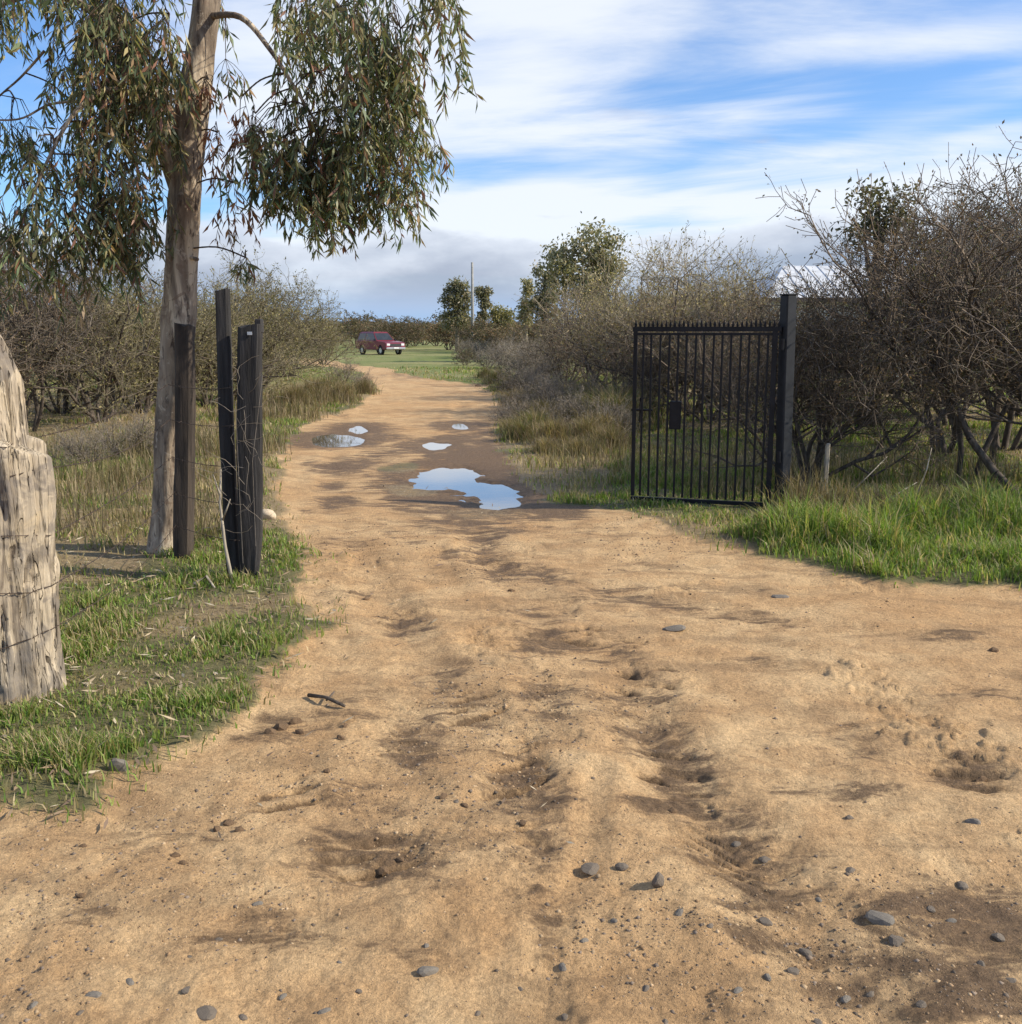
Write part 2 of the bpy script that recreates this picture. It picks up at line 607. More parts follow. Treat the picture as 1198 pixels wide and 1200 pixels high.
def mat_ground():
    m, g, b = new_mat("soil")
    at_ = g.add('ShaderNodeAttribute', attribute_name='tint')
    sp = g.add('ShaderNodeSeparateColor')
    g.l.new(at_.outputs['Color'], sp.inputs[0])
    grass, damp_shade, lush = sp.outputs
    geo = g.add('ShaderNodeNewGeometry')
    pos = geo.outputs['Position']
    sx = g.add('ShaderNodeSeparateXYZ')
    g.l.new(pos, sx.inputs[0])
    n_big = g.noise(pos, .55, 5, .6, .3)
    n_mid = g.noise(pos, 3.2, 6, .62, .4)
    n_fine = g.noise(pos, 26, 6, .7)
    n_grit = g.noise(pos, 140, 3, .6)
    dry = g.mix(g.ramp(n_mid, .32, .68), (.51, .32, .158), (.67, .46, .245))
    dry = g.mix(g.ramp(n_big, .42, .66, 0, .6), dry, (.50, .29, .13))
    dry = g.mix(g.ramp(n_fine, .28, .52, .55, 0), dry, (.25, .155, .08))
    dry = g.mix(g.ramp(n_grit, .60, .72, 0, .45), dry, (.30, .20, .12))
    wetc = g.mix(g.ramp(n_fine, .35, .65), (.088, .052, .026), (.185, .115, .060))
    mp = g.add('ShaderNodeMapping')
    mp.inputs['Scale'].default_value = (.6, 1.35, 1)
    mp.inputs['Rotation'].default_value = (0, 0, R(28))
    g.l.new(pos, mp.inputs[0])
    streak = g.noise(mp.outputs[0], 5.5, 7, .70, .9)
    wob = g.math('ADD', damp_shade, g.math('MULTIPLY', g.math('SUBTRACT', streak, .5), 2.6))
    wob = g.math('ADD', wob, g.math('MULTIPLY', g.math('SUBTRACT', n_fine, .5), 1.1))
    wm = g.math('MULTIPLY', g.ramp(wob, .20, .74, 0, .92), g.ramp(damp_shade, .02, .30))
    # smears of trodden damp soil over all of the dirt, drawn out along the way
    sm = g.ramp(g.noise(mp.outputs[0], 2.2, 8, .70, .9), 0.47, .64, 0, .62)
    sm = g.math('MULTIPLY', sm, g.ramp(n_fine, .30, .60, .45, 1.0))
    dry = g.mix(sm, dry, (.25, .160, .085))
    spk = g.ramp(g.noise(pos, 60, 4, .7), .60, .70, 0, .7)
    dry = g.mix(g.math('MULTIPLY', spk, g.ramp(n_big, .40, .60)), dry, (.17, .12, .08))
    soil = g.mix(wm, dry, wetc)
    crisp = g.noise(pos, 75, 6, .82)
    k_ = g.ramp(crisp, .30, .70, .74, 1.24)
    soil = g.mix(1.0, soil, g.xyz(k_, k_, k_), 'MULTIPLY')
    turf = g.mix(g.ramp(n_fine, .3, .7), (.10, .098, .040), (.19, .165, .08))
    straw = g.mix(g.ramp(n_fine, .3, .7), (.20, .145, .075), (.33, .25, .14))
    field = g.mix(g.ramp(g.noise(pos, .12, 4, .6), .4, .62), (.16, .19, .055), (.25, .235, .095))
    far = g.ramp(sx.outputs[1], 26, 40)
    turf = g.mix(g.ramp(g.math('ADD', lush, g.math('MULTIPLY', g.math('SUBTRACT', n_mid, .5), .8)), .25, .75), straw, turf)
    turf = g.mix(far, turf, field)
    gm = g.ramp(g.math('ADD', grass, g.math('MULTIPLY', g.math('SUBTRACT', n_fine, .5), .9)), .35, .75)
    # thin green in the crown between the wheel tracks
    c = g.mix(gm, soil, turf)
    g.l.new(c, b.inputs['Base Color'])
    g.l.new(g.math('MULTIPLY_ADD', wm, -.35, .95), b.inputs['Roughness'])
    b.inputs['Specular IOR Level'].default_value = .25
    bp = g.add('ShaderNodeBump')
    bp.inputs['Strength'].default_value = .8
    bp.inputs['Distance'].default_value = .028
    hh = g.math('ADD', g.math('MULTIPLY', n_fine, 1.0), g.math('ADD', g.math('MULTIPLY', n_grit, .30), g.math('MULTIPLY', crisp, .55)))
    g.l.new(hh, bp.inputs['Height'])
    g.l.new(bp.outputs[0], b.inputs['Normal'])
    return m


def mat_bark():
    m, g, b = new_mat("gum_bark")
    tc = g.add('ShaderNodeTexCoord')
    mp = g.add('ShaderNodeMapping')
    mp.inputs['Scale'].default_value = (6, 6, 1.3)
    g.l.new(tc.outputs['Object'], mp.inputs[0])
    n = g.noise(mp.outputs[0], 1.0, 6, .62, .8)
    n2 = g.noise(mp.outputs[0], 4.0, 6, .65, .4)
    c = g.mix(g.ramp(n, .36, .60), (.15, .11, .078), (.40, .315, .225))
    c = g.mix(g.ramp(n, .53, .60), c, (.60, .49, .35))
    c = g.mix(g.ramp(n2, .47, .36), c, (.085, .06, .042))
    fl = g.noise(tc.outputs['Object'], 9, 6, .7, .8)
    c = g.mix(g.ramp(fl, .55, .62, 0, .7), c, (.20, .135, .09))
    c = g.mix(g.ramp(fl, .42, .36, 0, .6), c, (.52, .44, .34))
    g.l.new(c, b.inputs['Base Color'])
    b.inputs['Roughness'].default_value = .85
    bp = g.add('ShaderNodeBump')
    bp.inputs['Strength'].default_value = .7
    bp.inputs['Distance'].default_value = .015
    g.l.new(g.math('ADD', n2, n), bp.inputs['Height'])
    g.l.new(bp.outputs[0], b.inputs['Normal'])
    return m


def mat_oldwood():
    m, g, b = new_mat("weathered_wood")
    tc = g.add('ShaderNodeTexCoord')
    mp = g.add('ShaderNodeMapping')
    mp.inputs['Scale'].default_value = (14, 14, 1.6)
    g.l.new(tc.outputs['Object'], mp.inputs[0])
    n = g.noise(mp.outputs[0], 1.0, 7, .66, .6)
    n2 = g.noise(tc.outputs['Object'], 7.0, 5, .6, .6)
    n3 = g.noise(mp.outputs[0], 5.0, 4, .6)
    c = g.mix(g.ramp(n, .30, .62), (.11, .085, .065), (.52, .43, .31))
    c = g.mix(g.ramp(n2, .48, .60, 0, .85), c, (.20, .17, .14))
    c = g.mix(g.ramp(n2, .40, .28, 0, .5), c, (.62, .48, .29))
    c = g.mix(g.ramp(n3, .36, .26, 0, .8), c, (.06, .045, .03))
    mp2 = g.add('ShaderNodeMapping')
    mp2.inputs['Scale'].default_value = (17, 17, .9)
    g.l.new(tc.outputs['Object'], mp2.inputs[0])
    n4 = g.noise(mp2.outputs[0], 1.0, 4, .6, .9)
    line = g.ramp(g.math('ABSOLUTE', g.math('SUBTRACT', n4, .5)), .0, .018, 1.0, 0.0)
    c = g.mix(g.math('MULTIPLY', line, g.ramp(n2, .40, .55, .25, 1.0)), c, (.035, .026, .018))
    g.l.new(c, b.inputs['Base Color'])
    b.inputs['Roughness'].default_value = .9
    b.inputs['Specular IOR Level'].default_value = .2
    bp = g.add('ShaderNodeBump')
    bp.inputs['Strength'].default_value = .9
    bp.inputs['Distance'].default_value = .012
    g.l.new(g.math('SUBTRACT', g.math('ADD', n, g.math('MULTIPLY', n3, .4)), g.math('MULTIPLY', line, .8)), bp.inputs['Height'])
    g.l.new(bp.outputs[0], b.inputs['Normal'])
    return m


def mat_water():
    m, g, b = new_mat("puddle_water")
    b.inputs['Base Color'].default_value = (.10, .075, .05, 1)
    b.inputs['Roughness'].default_value = .03
    b.inputs['IOR'].default_value = 1.33
    b.inputs['Specular IOR Level'].default_value = .9
    b.inputs['Coat Weight'].default_value = .6
    b.inputs['Coat Roughness'].default_value = .02
    geo = g.add('ShaderNodeNewGeometry')
    bp = g.add('ShaderNodeBump')
    bp.inputs['Strength'].default_value = .05
    bp.inputs['Distance'].default_value = .004
    g.l.new(g.noise(geo.outputs['Position'], 14, 3, .5), bp.inputs['Height'])
    g.l.new(bp.outputs[0], b.inputs['Normal'])
    return m


M_SOIL = mat_ground()
M_BARK = mat_bark()
M_WOOD = mat_oldwood()
M_WATER = mat_water()
M_LEAF = mat_leaf("gum_leaf", .30, .45)
M_GRASS = mat_leaf("grass_blade", .40, .6)
M_TWIG = mat_leaf("twig", 0, .9)
M_SCRUB = mat_leaf("scrub_leaf", .2, .8)
M_BLACK = mat_plain("black_paint", (.007, .007, .009), (.016, .016, .019), 9, .5, 0, .15, spec=.25)
M_STEEL = mat_plain("dark_steel", (.007, .008, .011), (.015, .017, .022), 7, .55, 0, .15, spec=.35)
M_TAR = mat_plain("tarred_wood", (.012, .011, .011), (.048, .044, .042), 3, .8, 0, .8, (8, 8, .7), .3, .008)
M_BROWNWOOD = mat_plain("brown_wood", (.030, .024, .020), (.075, .058, .045), 3, .85, 0, .7, (7, 7, .8), .25, .008)
M_DEADWOOD = mat_plain("dead_wood", (.24, .20, .15), (.46, .40, .31), 5, .85, 0, .5, (4, 4, 1))
M_DARKBARK = mat_plain("shrub_bark", (.06, .048, .038), (.15, .12, .095), 9, .9, 0, .8, (3, 3, .8), .2, .01)
M_PALEBARK = mat_plain("pale_bark", (.16, .13, .10), (.34, .29, .23), 6, .9, 0, .6, (3, 3, .7), .2)
M_WIRE = mat_plain("rusty_wire", (.05, .035, .028), (.12, .085, .065), 40, .6, .5, 0)
M_STONE = mat_plain("grey_stone", (.095, .076, .058), (.22, .178, .135), 24, .8, 0, .5, spec=.3)
M_STONE2 = mat_plain("blue_grey_stone", (.11, .097, .082), (.25, .215, .17), 30, .75, 0, .4, spec=.3)
M_CLOD = mat_plain("earth_clod", (.10, .064, .038), (.26, .17, .10), 30, .95, 0, .8, spec=.15)
M_PALEROCK = mat_plain("pale_rock", (.46, .36, .25), (.66, .54, .39), 9, .85, 0, .6, spec=.2)
M_WALLP = mat_plain("house_plaster", (.62, .60, .55), (.76, .74, .70), 4, .9, 0, .2)
M_ROOF = mat_plain("house_roof", (.50, .51, .52), (.70, .71, .72), 3, .55, .1, .1)
M_TRIM = mat_plain("house_trim", (.08, .06, .05), (.13, .10, .08), 6, .7, 0, .2)
M_GLASS = mat_plain("window_glass", (.015, .018, .022), (.03, .034, .04), 2, .06, 0, 0, spec=.7)
M_CARPAINT = mat_plain("maroon_paint", (.15, .010, .017), (.19, .014, .022), 3, .28, .1, 0, spec=.6)
M_TYRE = mat_plain("tyre_rubber", (.012, .012, .012), (.025, .025, .025), 20, .85, 0, .2)
M_CHROME = mat_plain("bright_metal", (.55, .55, .56), (.68, .68, .69), 5, .25, .7, 0)
M_LAMP = mat_plain("lamp_glass", (.75, .75, .74), (.9, .9, .88), 5, .12, .1, 0, spec=.8)
M_POLE = mat_plain("concrete_pole", (.26, .25, .23), (.36, .35, .32), 6, .9, 0, .3)
M_HILL = mat_plain("hill_haze", (.035, .055, .075), (.055, .075, .095), .02, 1, 0, 0)  # forest colour shifted to blue, distance haze painted into the base colour

# ================================================================== THE SETTING
def build_ground():
    th_d = np.linspace(-R(37), R(37), 620)
    th_c = np.linspace(R(37), 2 * math.pi - R(37), 84)[1:-1]
    th = np.concatenate([th_d, th_c])
    rs = [0.02, .5, 1.0, 1.5, 1.9]
    while rs[-1] < 4200:
        r = rs[-1]
        rs.append(r + max(.0085, min(r * r / 900, .14 * r)))
    rs = np.array(rs)
    T, RR = np.meshgrid(th, rs)
    x, y = (np.sin(T) * RR).ravel(), (np.cos(T) * RR).ravel()
    h, grass, damp_shade, lush, sd = fields(x, y)
    h = np.where(np.hypot(x, y) > 400, h * 0, h)
    nT, nR = len(th), len(rs)
    i = np.arange(nR - 1)[:, None] * nT
    j = np.arange(nT)[None, :]
    k = (j + 1) % nT
    F_ = np.stack([i + j, i + k, i + nT + k, i + nT + j], -1).reshape(-1, 4)
    F_ = F_[:, ::-1]
    me = mesh_np("ground", np.stack([x, y, h], 1), F_, np.stack([grass, damp_shade, lush], 1), True)
    tag(link("ground", me, M_SOIL), kind="structure")


build_ground()

for ip, P in enumerate(PUDW):
    c = np.mean(np.array(P), axis=0)
    ex, ey = np.ptp(np.array(P), axis=0) / 2 + (.38 if ip == 0 else .22)
    pts = [(c[0] + math.cos(a) * ex * 1.1, c[1] + math.sin(a) * ey * 1.1) for a in np.linspace(0, 2 * math.pi, 24, endpoint=False)]
    z0 = -0.027 if ip == 0 else -0.016 - .002 * ip
    mb = MB()
    n = len(pts)
    mb.poly([(*p, z0) for p in pts], [tuple(range(n - 1, -1, -1))])
    o = mb.build("puddle", M_WATER)
    o.data.flip_normals() if o.data.polygons[0].normal.z < 0 else None
    tag(o, kind="structure")


def build_hills():
    n = 220
    V, F_ = [], []
    for i in range(n):
        a = -math.pi * .62 + 1.24 * math.pi * i / (n - 1)
        z = 10 + 14 * (0.5 + 0.5 * float(fbm(a * 2.3, 1.2, 3, 5))) + 9 * math.exp(-((a + .16) / .07) ** 2) + 2 * float(fbm(a * 25, 3, 3, 9))
        for r, zz in ((1650, -3), (1850, z * .75), (2100, z), (2600, -3)):
            V.append((math.sin(a) * r, math.cos(a) * r, zz))
    for i in range(n - 1):
        for k in range(3):
            F_.append((i * 4 + k, i * 4 + k + 1, (i + 1) * 4 + k + 1, (i + 1) * 4 + k))
    me = bpy.data.meshes.new("hills")
    me.from_pydata(V, [], F_)
    me.update()
    tag(link("hills", me, M_HILL), kind="structure")


build_hills()

# ================================================================== FENCE AND GATE
def build_gate():
    A = on(916, 600)
    A.z = hz(A.x, A.y)
    p = thing("gate_post", A, "tall square black steel post that carries the open barred gate", "post")
    rot = R(24)
    q = MB().quad_box((0, 0, .90), (.108, .108, 1.96), None, .010).build("shaft", M_STEEL, p)
    p.rotation_euler = (0, -.016, rot)
    MB().quad_box((0, 0, 1.884), (.118, .118, .012), None, .003).build("cap", M_STEEL, p)
    for z in (.45, 1.45):
        MB().tube([(-.072, -.03, z - .05), (-.072, -.03, z + .05)], .016, 8).build("hinge", M_BLACK, p)
    # the open leaf
    H0 = at(908, 500, A.y - .02)
    E = at(743, 500, 9.62)
    d = Vector((E.x - H0.x, E.y - H0.y, 0))
    L = d.length
    ang = math.atan2(d.y, d.x)
    z0 = A.z
    g = thing("iron_gate", (H0.x, H0.y, z0), "open black iron gate leaf with spear tips above its vertical bars", "gate", rz=ang)
    bar = .018
    top, bot = 1.60, .005
    def add(name, mb):
        return mb.build(name, M_BLACK, g)
    add("stile", MB().quad_box((.03, 0, (top + bot) / 2), (.045, .04, top - bot - .05)))
    add("stile", MB().quad_box((L - .0, 0, (top + bot) / 2), (.032, .032, top - bot - .05)))
    add("top_rail", MB().quad_box((L / 2, 0, top - .015), (L + .05, .036, .042)))
    add("top_rail", MB().quad_box((L / 2, 0, top - .060), (L + .04, .030, .022)))
    add("bottom_rail", MB().quad_box((L / 2, 0, bot), (L + .03, .034, .034)))
    n = 16
    bm_bar = None
    for i in range(1, n):
        o = None
        xx = L * i / n + .01
        if bm_bar is None:
            o = MB().quad_box((0, 0, (top + bot) / 2 - .01), (bar, bar, top - bot - .075)).build("bar", M_BLACK, g)
            bm_bar = o.data
        else:
            o = link("bar", bm_bar, None, g)
        o.location.x = xx
        o.rotation_euler = (0, random.uniform(-.004, .004), 0)
    tip = None
    m = 32
    for i in range(m + 1):
        xx = L * i / m
        if tip is None:
            mb = MB()
            mb.poly([(-.008, -.006, 0), (.008, -.006, 0), (.008, .006, 0), (-.008, .006, 0), (-.011, -.007, .02), (.011, -.007, .02),
                     (.011, .007, .02), (-.011, .007, .02), (0, 0, .068)],
                    [(0, 1, 5, 4), (1, 2, 6, 5), (2, 3, 7, 6), (3, 0, 4, 7), (4, 5, 8), (5, 6, 8), (6, 7, 8), (7, 4, 8)])
            o = mb.build("spear_tip", M_BLACK, g)
            tip = o.data
        else:
            o = link("spear_tip", tip, None, g)
        o.location = (xx, 0, top + .006)
        o.scale.z = random.uniform(.75, 1.1)
    # lock plate and bolt
    xl = L * .70
    add("lock_box", MB().quad_box((xl, -.004, .80), (.105, .045, .26), None, .006))
    add("latch", MB().tube([(L - .17, -.02, .84), (L + .03, -.02, .84)], .011, 8))
    add("drop_bolt", MB().tube([(L - .05, -.028, .72), (L - .05, -.028, .95), (L - .09, -.028, .95)], .009, 6))


build_gate()


def warped_post(name, mat, parent, w, d, h, seed, taper=.0, lean=(0, 0), chip=.012, nz=26, foot=1.0, nside=4):
    """a rough sawn post: slightly bent, edges chipped, top uneven"""
    per = nside * 4
    V, F_ = [], []
    for i in range(nz + 1):
        z = -.12 + (h + .12) * i / nz
        t = max(z, 0) / h
        s = 1 - taper * t
        if t < .16:
            s *= foot + (1 - foot) * (t / .16) ** .6
        for k in range(per):
            a = 2 * math.pi * (k + .5) / per
            cx, sx = math.cos(a), math.sin(a)
            e = 5.0
            rr = (abs(cx) ** e + abs(sx) ** e) ** (-1 / e)
            n = float(fbm(k * .9 + seed, z * 3 + seed, 3, 3))
            gr = 1 + chip / w * (n * 1.3 + .8 * float(fbm(k * 1.7 + seed, z * .7, 2, 9)))
            x = cx * rr * w / 2 * s * gr
            y = sx * rr * d / 2 * s * gr
            zz = z + (0.03 * float(fbm(cx * 1.5 + seed, sx * 1.5, 2, 4)) if i == nz else 0)
            V.append((x + lean[0] * z + .008 * math.sin(z * 2 + seed), y + lean[1] * z, zz))
    for i in range(nz):
        for k in range(per):
            j = (k + 1) % per
            F_.append((i * per + k, i * per + j, (i + 1) * per + j, (i + 1) * per + k))
    F_.append(tuple(nz * per + k for k in range(per)))
    me = bpy.data.meshes.new(name)
    me.from_pydata(V, [], F_)
    me.update()
    return link(name, me, mat, parent)


def build_posts():
    b = on(283, 682)
    t = thing("tarred_post", b + Vector((-.06, .06, 0)), "tallest slim black timber post, leaning against its shorter neighbour", "post")
    warped_post("shaft", M_TAR, t, .088, .085, 1.84, 3.1, .02, (-.002, .02), .006)
    t2 = thing("tarred_post", b + Vector((.055, .0, 0)), "shorter thick black timber post with tapered foot and broken top", "post")
    warped_post("shaft", M_TAR, t2, .150, .10, 1.62, 8.4, -.0, (.050, .01), .012, 26, .62)
    # broken top splinter and a pale nail plate
    s = MB().quad_box((.128, .016, 1.62), (.042, .07, .09), None, .006).build("top_splinter", M_TAR, t2)
    MB().quad_box((.08, -.040, 1.575), (.03, .006, .02)).build("tin_plate", M_CHROME, t2)
    b3 = on(216, 659)
    t3 = thing("wooden_post", b3, "brown wooden fence post standing right against the gum tree trunk", "post")
    warped_post("shaft", M_BROWNWOOD, t3, .13, .12, 1.62, 5.7, .04, (.055, .0), .012)
    return b, b3


PB, PB3 = build_posts()


def build_stump_post():
    """the thick weathered post at the left edge"""
    bx, by = at(-34, 560, 4.42).x, 4.42
    bz = hz(bx, by)
    t = thing("weathered_post", (bx, by, bz), "thick cracked grey and cream weathered log post with barbed wire round it", "post")
    n, nz = 150, 190
    V, F_ = [], []
    th = np.linspace(0, 2 * math.pi, n, endpoint=False)
    H = 1.66
    rows = []
    for i in range(nz + 1):
        z = -.15 + (H + .15) * i / nz
        # right shoulder stands out below the break
        top_r = .232
        low_r = .335 + .03 * max(0, (.35 - z) / .35) ** 2
        # th=0 is +x; shoulder lobe on the +x/-y quarter
        zb = 1.13 + .10 * fbm(th * 1.4, th * 0 + 2, 2, 4)
        lobe = np.exp(-((np.angle(np.exp(1j * (th + .25)))) / .95) ** 2)
        k = sstep(.0, .045, zb - z)
        r = top_r + (low_r - top_r) * (.35 + .65 * lobe) * k * (1 - .30 * sstep(.9, .2, z))
        # rounded crown
        if z > H - .34:
            u = (z - (H - .34)) / .34
            r = r * np.sqrt(np.maximum(1 - u ** 2.6, 0.0)) + .004
        g1 = fbm(th * 5.2 + 3, z * .9 + th * 0, 3, 13)
        g2 = fbm(th * 16, z * 1.3 + th * 0 + 7, 3, 23)
        crack = np.maximum(0, 1 - np.abs(g1) / .12) ** 1.2 * .06 * sstep(-.3, .3, fbm(th * 2, z * 1.7 + th * 0, 2, 31))
        groove = np.maximum(0, 1 - np.abs(g2) / .2) * .02
        r = r + .022 * g1 + .008 * g2 - crack - groove + .016 * fbm(th * 3, z * 6 + th * 0, 4, 37) + .02 * fbm(th * 1.3, z * 2.2 + th * 0, 2, 39)
        rows.append(np.stack([np.cos(th) * r + .02 * math.sin(z * 2.2), np.sin(th) * r * .9, np.full(n, z)], 1))
    V = np.concatenate(rows)
    i = np.arange(nz)[:, None] * n
    j = np.arange(n)[None, :]
    k = (j + 1) % n
    F_ = np.stack([i + j, i + k, i + n + k, i + n + j], -1).reshape(-1, 4)
    link("log", mesh_np("log", V, F_, None, True), M_WOOD, t)
    return Vector((bx, by, bz)), rows


SP, SROWS = build_stump_post()


def post_radius(z, a):
    i = int(np.clip((z + .15) / 1.81 * 190, 0, 190))
    row = SROWS[i]
    k = int(((a % (2 * math.pi)) / (2 * math.pi)) * 150) % 150
    return math.hypot(row[k][0], row[k][1])


def barbs(mb, pts, step=.14):
    acc = 0
    for a, b in zip(pts[:-1], pts[1:]):
        a, b = Vector(a), Vector(b)
        l = (b - a).length
        s = -acc
        while s + step < l:
            s += step
            c = a.lerp(b, s / l)
            for _ in range(2):
                d = Vector((random.uniform(-1, 1), random.uniform(-1, 1), random.uniform(-1, 1))).normalized()
                mb.tube([c - d * .014, c + d * .014], .0012, 3, False)
        acc = l - s


def build_wires():
    ords = ["top", "second", "third", "fourth", "lowest"]
    zs = [(1.13, 1.22, 1.24), (.985, .98, 1.0), (.72, .72, .74), (.50, .47, .50), (.27, .24, .26)]
    for i, (za, zb, zc) in enumerate(zs):
        mb = MB()
        pts = []
        # comes in from outside on the left, wraps the front of the weathered post
        pts.append((SP.x - 3.2, SP.y + .25, SP.z + za + .03))
        pts.append((SP.x - 1.2, SP.y + .02, SP.z + za - .01))
        for a in np.linspace(-2.6, -.15, 16):
            zz = za + .02 * math.sin(a * 3 + i * 2)
            r = max(post_radius(zz, a), .15) + .004
            pts.append((SP.x + math.cos(a) * r, SP.y + math.sin(a) * r, SP.z + zz))
        e1 = Vector((PB3.x - .02, PB3.y - .072, PB3.z + zb))
        s0 = Vector(pts[-1])
        for k in range(1, 9):
            u = k / 8
            q = s0.lerp(e1, u)
            q.z -= .05 * math.sin(math.pi * u) * (1 + .5 * math.sin(i * 2.1))
            pts.append(q)
        e2 = Vector((PB.x + .02, PB.y - .07, PB.z + zc))
        for k in range(1, 5):
            q = e1.lerp(e2, k / 4)
            q.z -= .02 * math.sin(math.pi * k / 4)
            pts.append(q)
        mb.tube(pts, .0021, 5)
        barbs(mb, pts[17:], .13)
        barbs(mb, pts[1:17], .11)
        o = mb.build("barbed_wire", M_WIRE)
        tag(o, f"{ords[i]} strand of rusty barbed wire between weathered post and black posts", "wire", "strands of the old wire fence")


build_wires()

# ================================================================== WOODY PLANTS
def shrub_segments(seed, H=3.0, stems=6, kids=(5, 5, 4, 4), splay=.6, up=.25, wig=.28, lean=(0, 0), bare=.4):
    rnd = random.Random(seed)
    segs = [[] for _ in range(len(kids) + 1)]
    tips = []
    L = [H * .46, H * .36, H * .23, H * .14, H * .085]
    RAD = [H * .0125, H * .0075, H * .0036, H * .0018, H * .0010]

    def grow(p, d, lvl, lf):
        l = L[lvl] * lf * rnd.uniform(.75, 1.2)
        ns = 4 if lvl == 0 else (3 if lvl < 3 else 2)
        r0, r1 = RAD[lvl] * lf, RAD[min(lvl + 1, len(RAD) - 1)] * 1.05
        pts = [p]
        for s in range(ns):
            d = (d + Vector((rnd.gauss(0, wig), rnd.gauss(0, wig), rnd.gauss(0, wig * .8) + up * (.55 if lvl < 2 else .15)))).normalized()
            if pts[-1].z < (.12 if bare < .5 else .36) * H and lvl > 0 and d.z < 0:
                d.z = abs(d.z)
            q = pts[-1] + d * (l / ns)
            a, b = r0 + (r1 - r0) * s / ns, r0 + (r1 - r0) * (s + 1) / ns
            segs[lvl].append((pts[-1], q, a, b))
            pts.append(q)
        if lvl < len(kids):
            for c in range(kids[lvl]):
                u = rnd.uniform(.3, 1.0) if lvl else rnd.uniform(bare, 1.0)
                if c == 0:
                    u = 1.0
                f = u * ns
                k = min(int(f), ns - 1)
                bp = pts[k].lerp(pts[k + 1], f - k)
                o = Vector((rnd.gauss(0, 1), rnd.gauss(0, 1), rnd.gauss(0, 1) + .2)).normalized()
                nd = (d * (.75 if c else 1.4) + o * .95).normalized()
                grow(bp, nd, lvl + 1, 1.0)
        else:
            tips.append((pts[-2], pts[-1]))

    for s in range(stems):
        a = 2 * math.pi * (s + rnd.uniform(-.3, .3)) / stems
        d = Vector((math.cos(a) * splay + lean[0], math.sin(a) * splay + lean[1], 1)).normalized()
        grow(Vector((math.cos(a) * .05 * H * .6, math.sin(a) * .05 * H * .6, -.05)), d, 0, rnd.uniform(.8, 1.15))
    return segs, tips


def leaf_quads(P, D, L, Wd, seed=0):
    """diamond leaves: P base, D direction, L length, Wd width"""
    r = np.random.default_rng(seed)
    N = len(P)
    D = D / (np.linalg.norm(D, axis=1, keepdims=True) + 1e-9)
    O = r.normal(size=(N, 3))
    S = np.cross(D, O)
    S /= np.linalg.norm(S, axis=1, keepdims=True) + 1e-9
    Nn = np.cross(D, S)
    V = np.zeros((N, 4, 3))
    V[:, 0] = P
    mid = P + D * (L * .45)[:, None] + Nn * (L * .06)[:, None]
    V[:, 1] = mid + S * (Wd * .5)[:, None]
    V[:, 2] = P + D * L[:, None]
    V[:, 3] = mid - S * (Wd * .5)[:, None]
    return V.reshape(-1, 3), np.arange(N * 4).reshape(-1, 4)


PAL = {
    'brown': (np.array([[.20, .155, .115], [.27, .21, .155], [.15, .12, .095]]), np.array([[.24, .155, .085], [.19, .14, .085], [.14, .135, .07]])),
    'dark': (np.array([[.14, .112, .09], [.19, .155, .12], [.25, .205, .16]]), np.array([[.19, .125, .075], [.135, .115, .068], [.10, .105, .055]])),
    'olive': (np.array([[.25, .21, .135], [.31, .26, .17], [.19, .165, .105]]), np.array([[.25, .22, .09], [.19, .18, .075], [.30, .245, .115]])),
    'grey': (np.array([[.30, .255, .215], [.23, .195, .165], [.36, .31, .26]]), np.array([[.27, .22, .16], [.22, .185, .135], [.32, .26, .20]])),
    'yellow': (np.array([[.31, .255, .175], [.25, .205, .15], [.37, .31, .215]]), np.array([[.38, .31, .13], [.31, .25, .12], [.27, .235, .12]])),
}


def make_shrub(name, seed, pal, label, cat, group, H=3.0, stems=6, kids=(5, 5, 4, 4), leaf=2.0, leafsize=.035, **kw):
    segs, tips = shrub_segments(seed, H, stems, kids, **kw)
    root = thing(name, (0, 0, 0), label, cat, group)
    r = np.random.default_rng(seed)
    ca, cb = PAL[pal]

    def arr(ss):
        return (np.array([tuple(s[0]) for s in ss]), np.array([tuple(s[1]) for s in ss]),
                np.array([s[2] for s in ss]), np.array([s[3] for s in ss]))
    V, F_ = tubes_np(*arr(segs[0] + segs[1]), n=6)
    link("trunk", mesh_np("trunk", V, F_, None, True), M_DARKBARK, root)
    fine = [s for l in segs[2:] for s in l]
    V, F_ = tubes_np(*arr(fine), n=3)
    nseg = len(fine)
    col = ca[r.integers(0, len(ca), nseg)] * r.uniform(.75, 1.2, (nseg, 1))
    col = np.repeat(col, 6, axis=0)
    if leaf > 0:
        n = int(len(tips) * leaf)
        idx = r.integers(0, len(tips), n)
        T0 = np.array([tuple(t[0]) for t in tips])[idx]
        T1 = np.array([tuple(t[1]) for t in tips])[idx]
        P = T0 + (T1 - T0) * r.uniform(-.6, 1.1, (n, 1)) + r.normal(0, .02, (n, 3))
        D = (T1 - T0) / np.linalg.norm(T1 - T0, axis=1, keepdims=True) + r.normal(0, .9, (n, 3))
        L = r.uniform(.6, 1.4, n) * leafsize
        V2, F2 = leaf_quads(P, D, L, L * .45, seed)
        c2 = np.repeat(cb[r.integers(0, len(cb), n)] * r.uniform(.7, 1.25, (n, 1)), 4, axis=0)
        F_ = np.concatenate([F_, F2 + len(V)])
        V = np.concatenate([V, V2])
        col = np.concatenate([col, c2])
    link("crown", mesh_np("crown", V, F_, col), M_SCRUB, root)
    return root


PROTO = {}


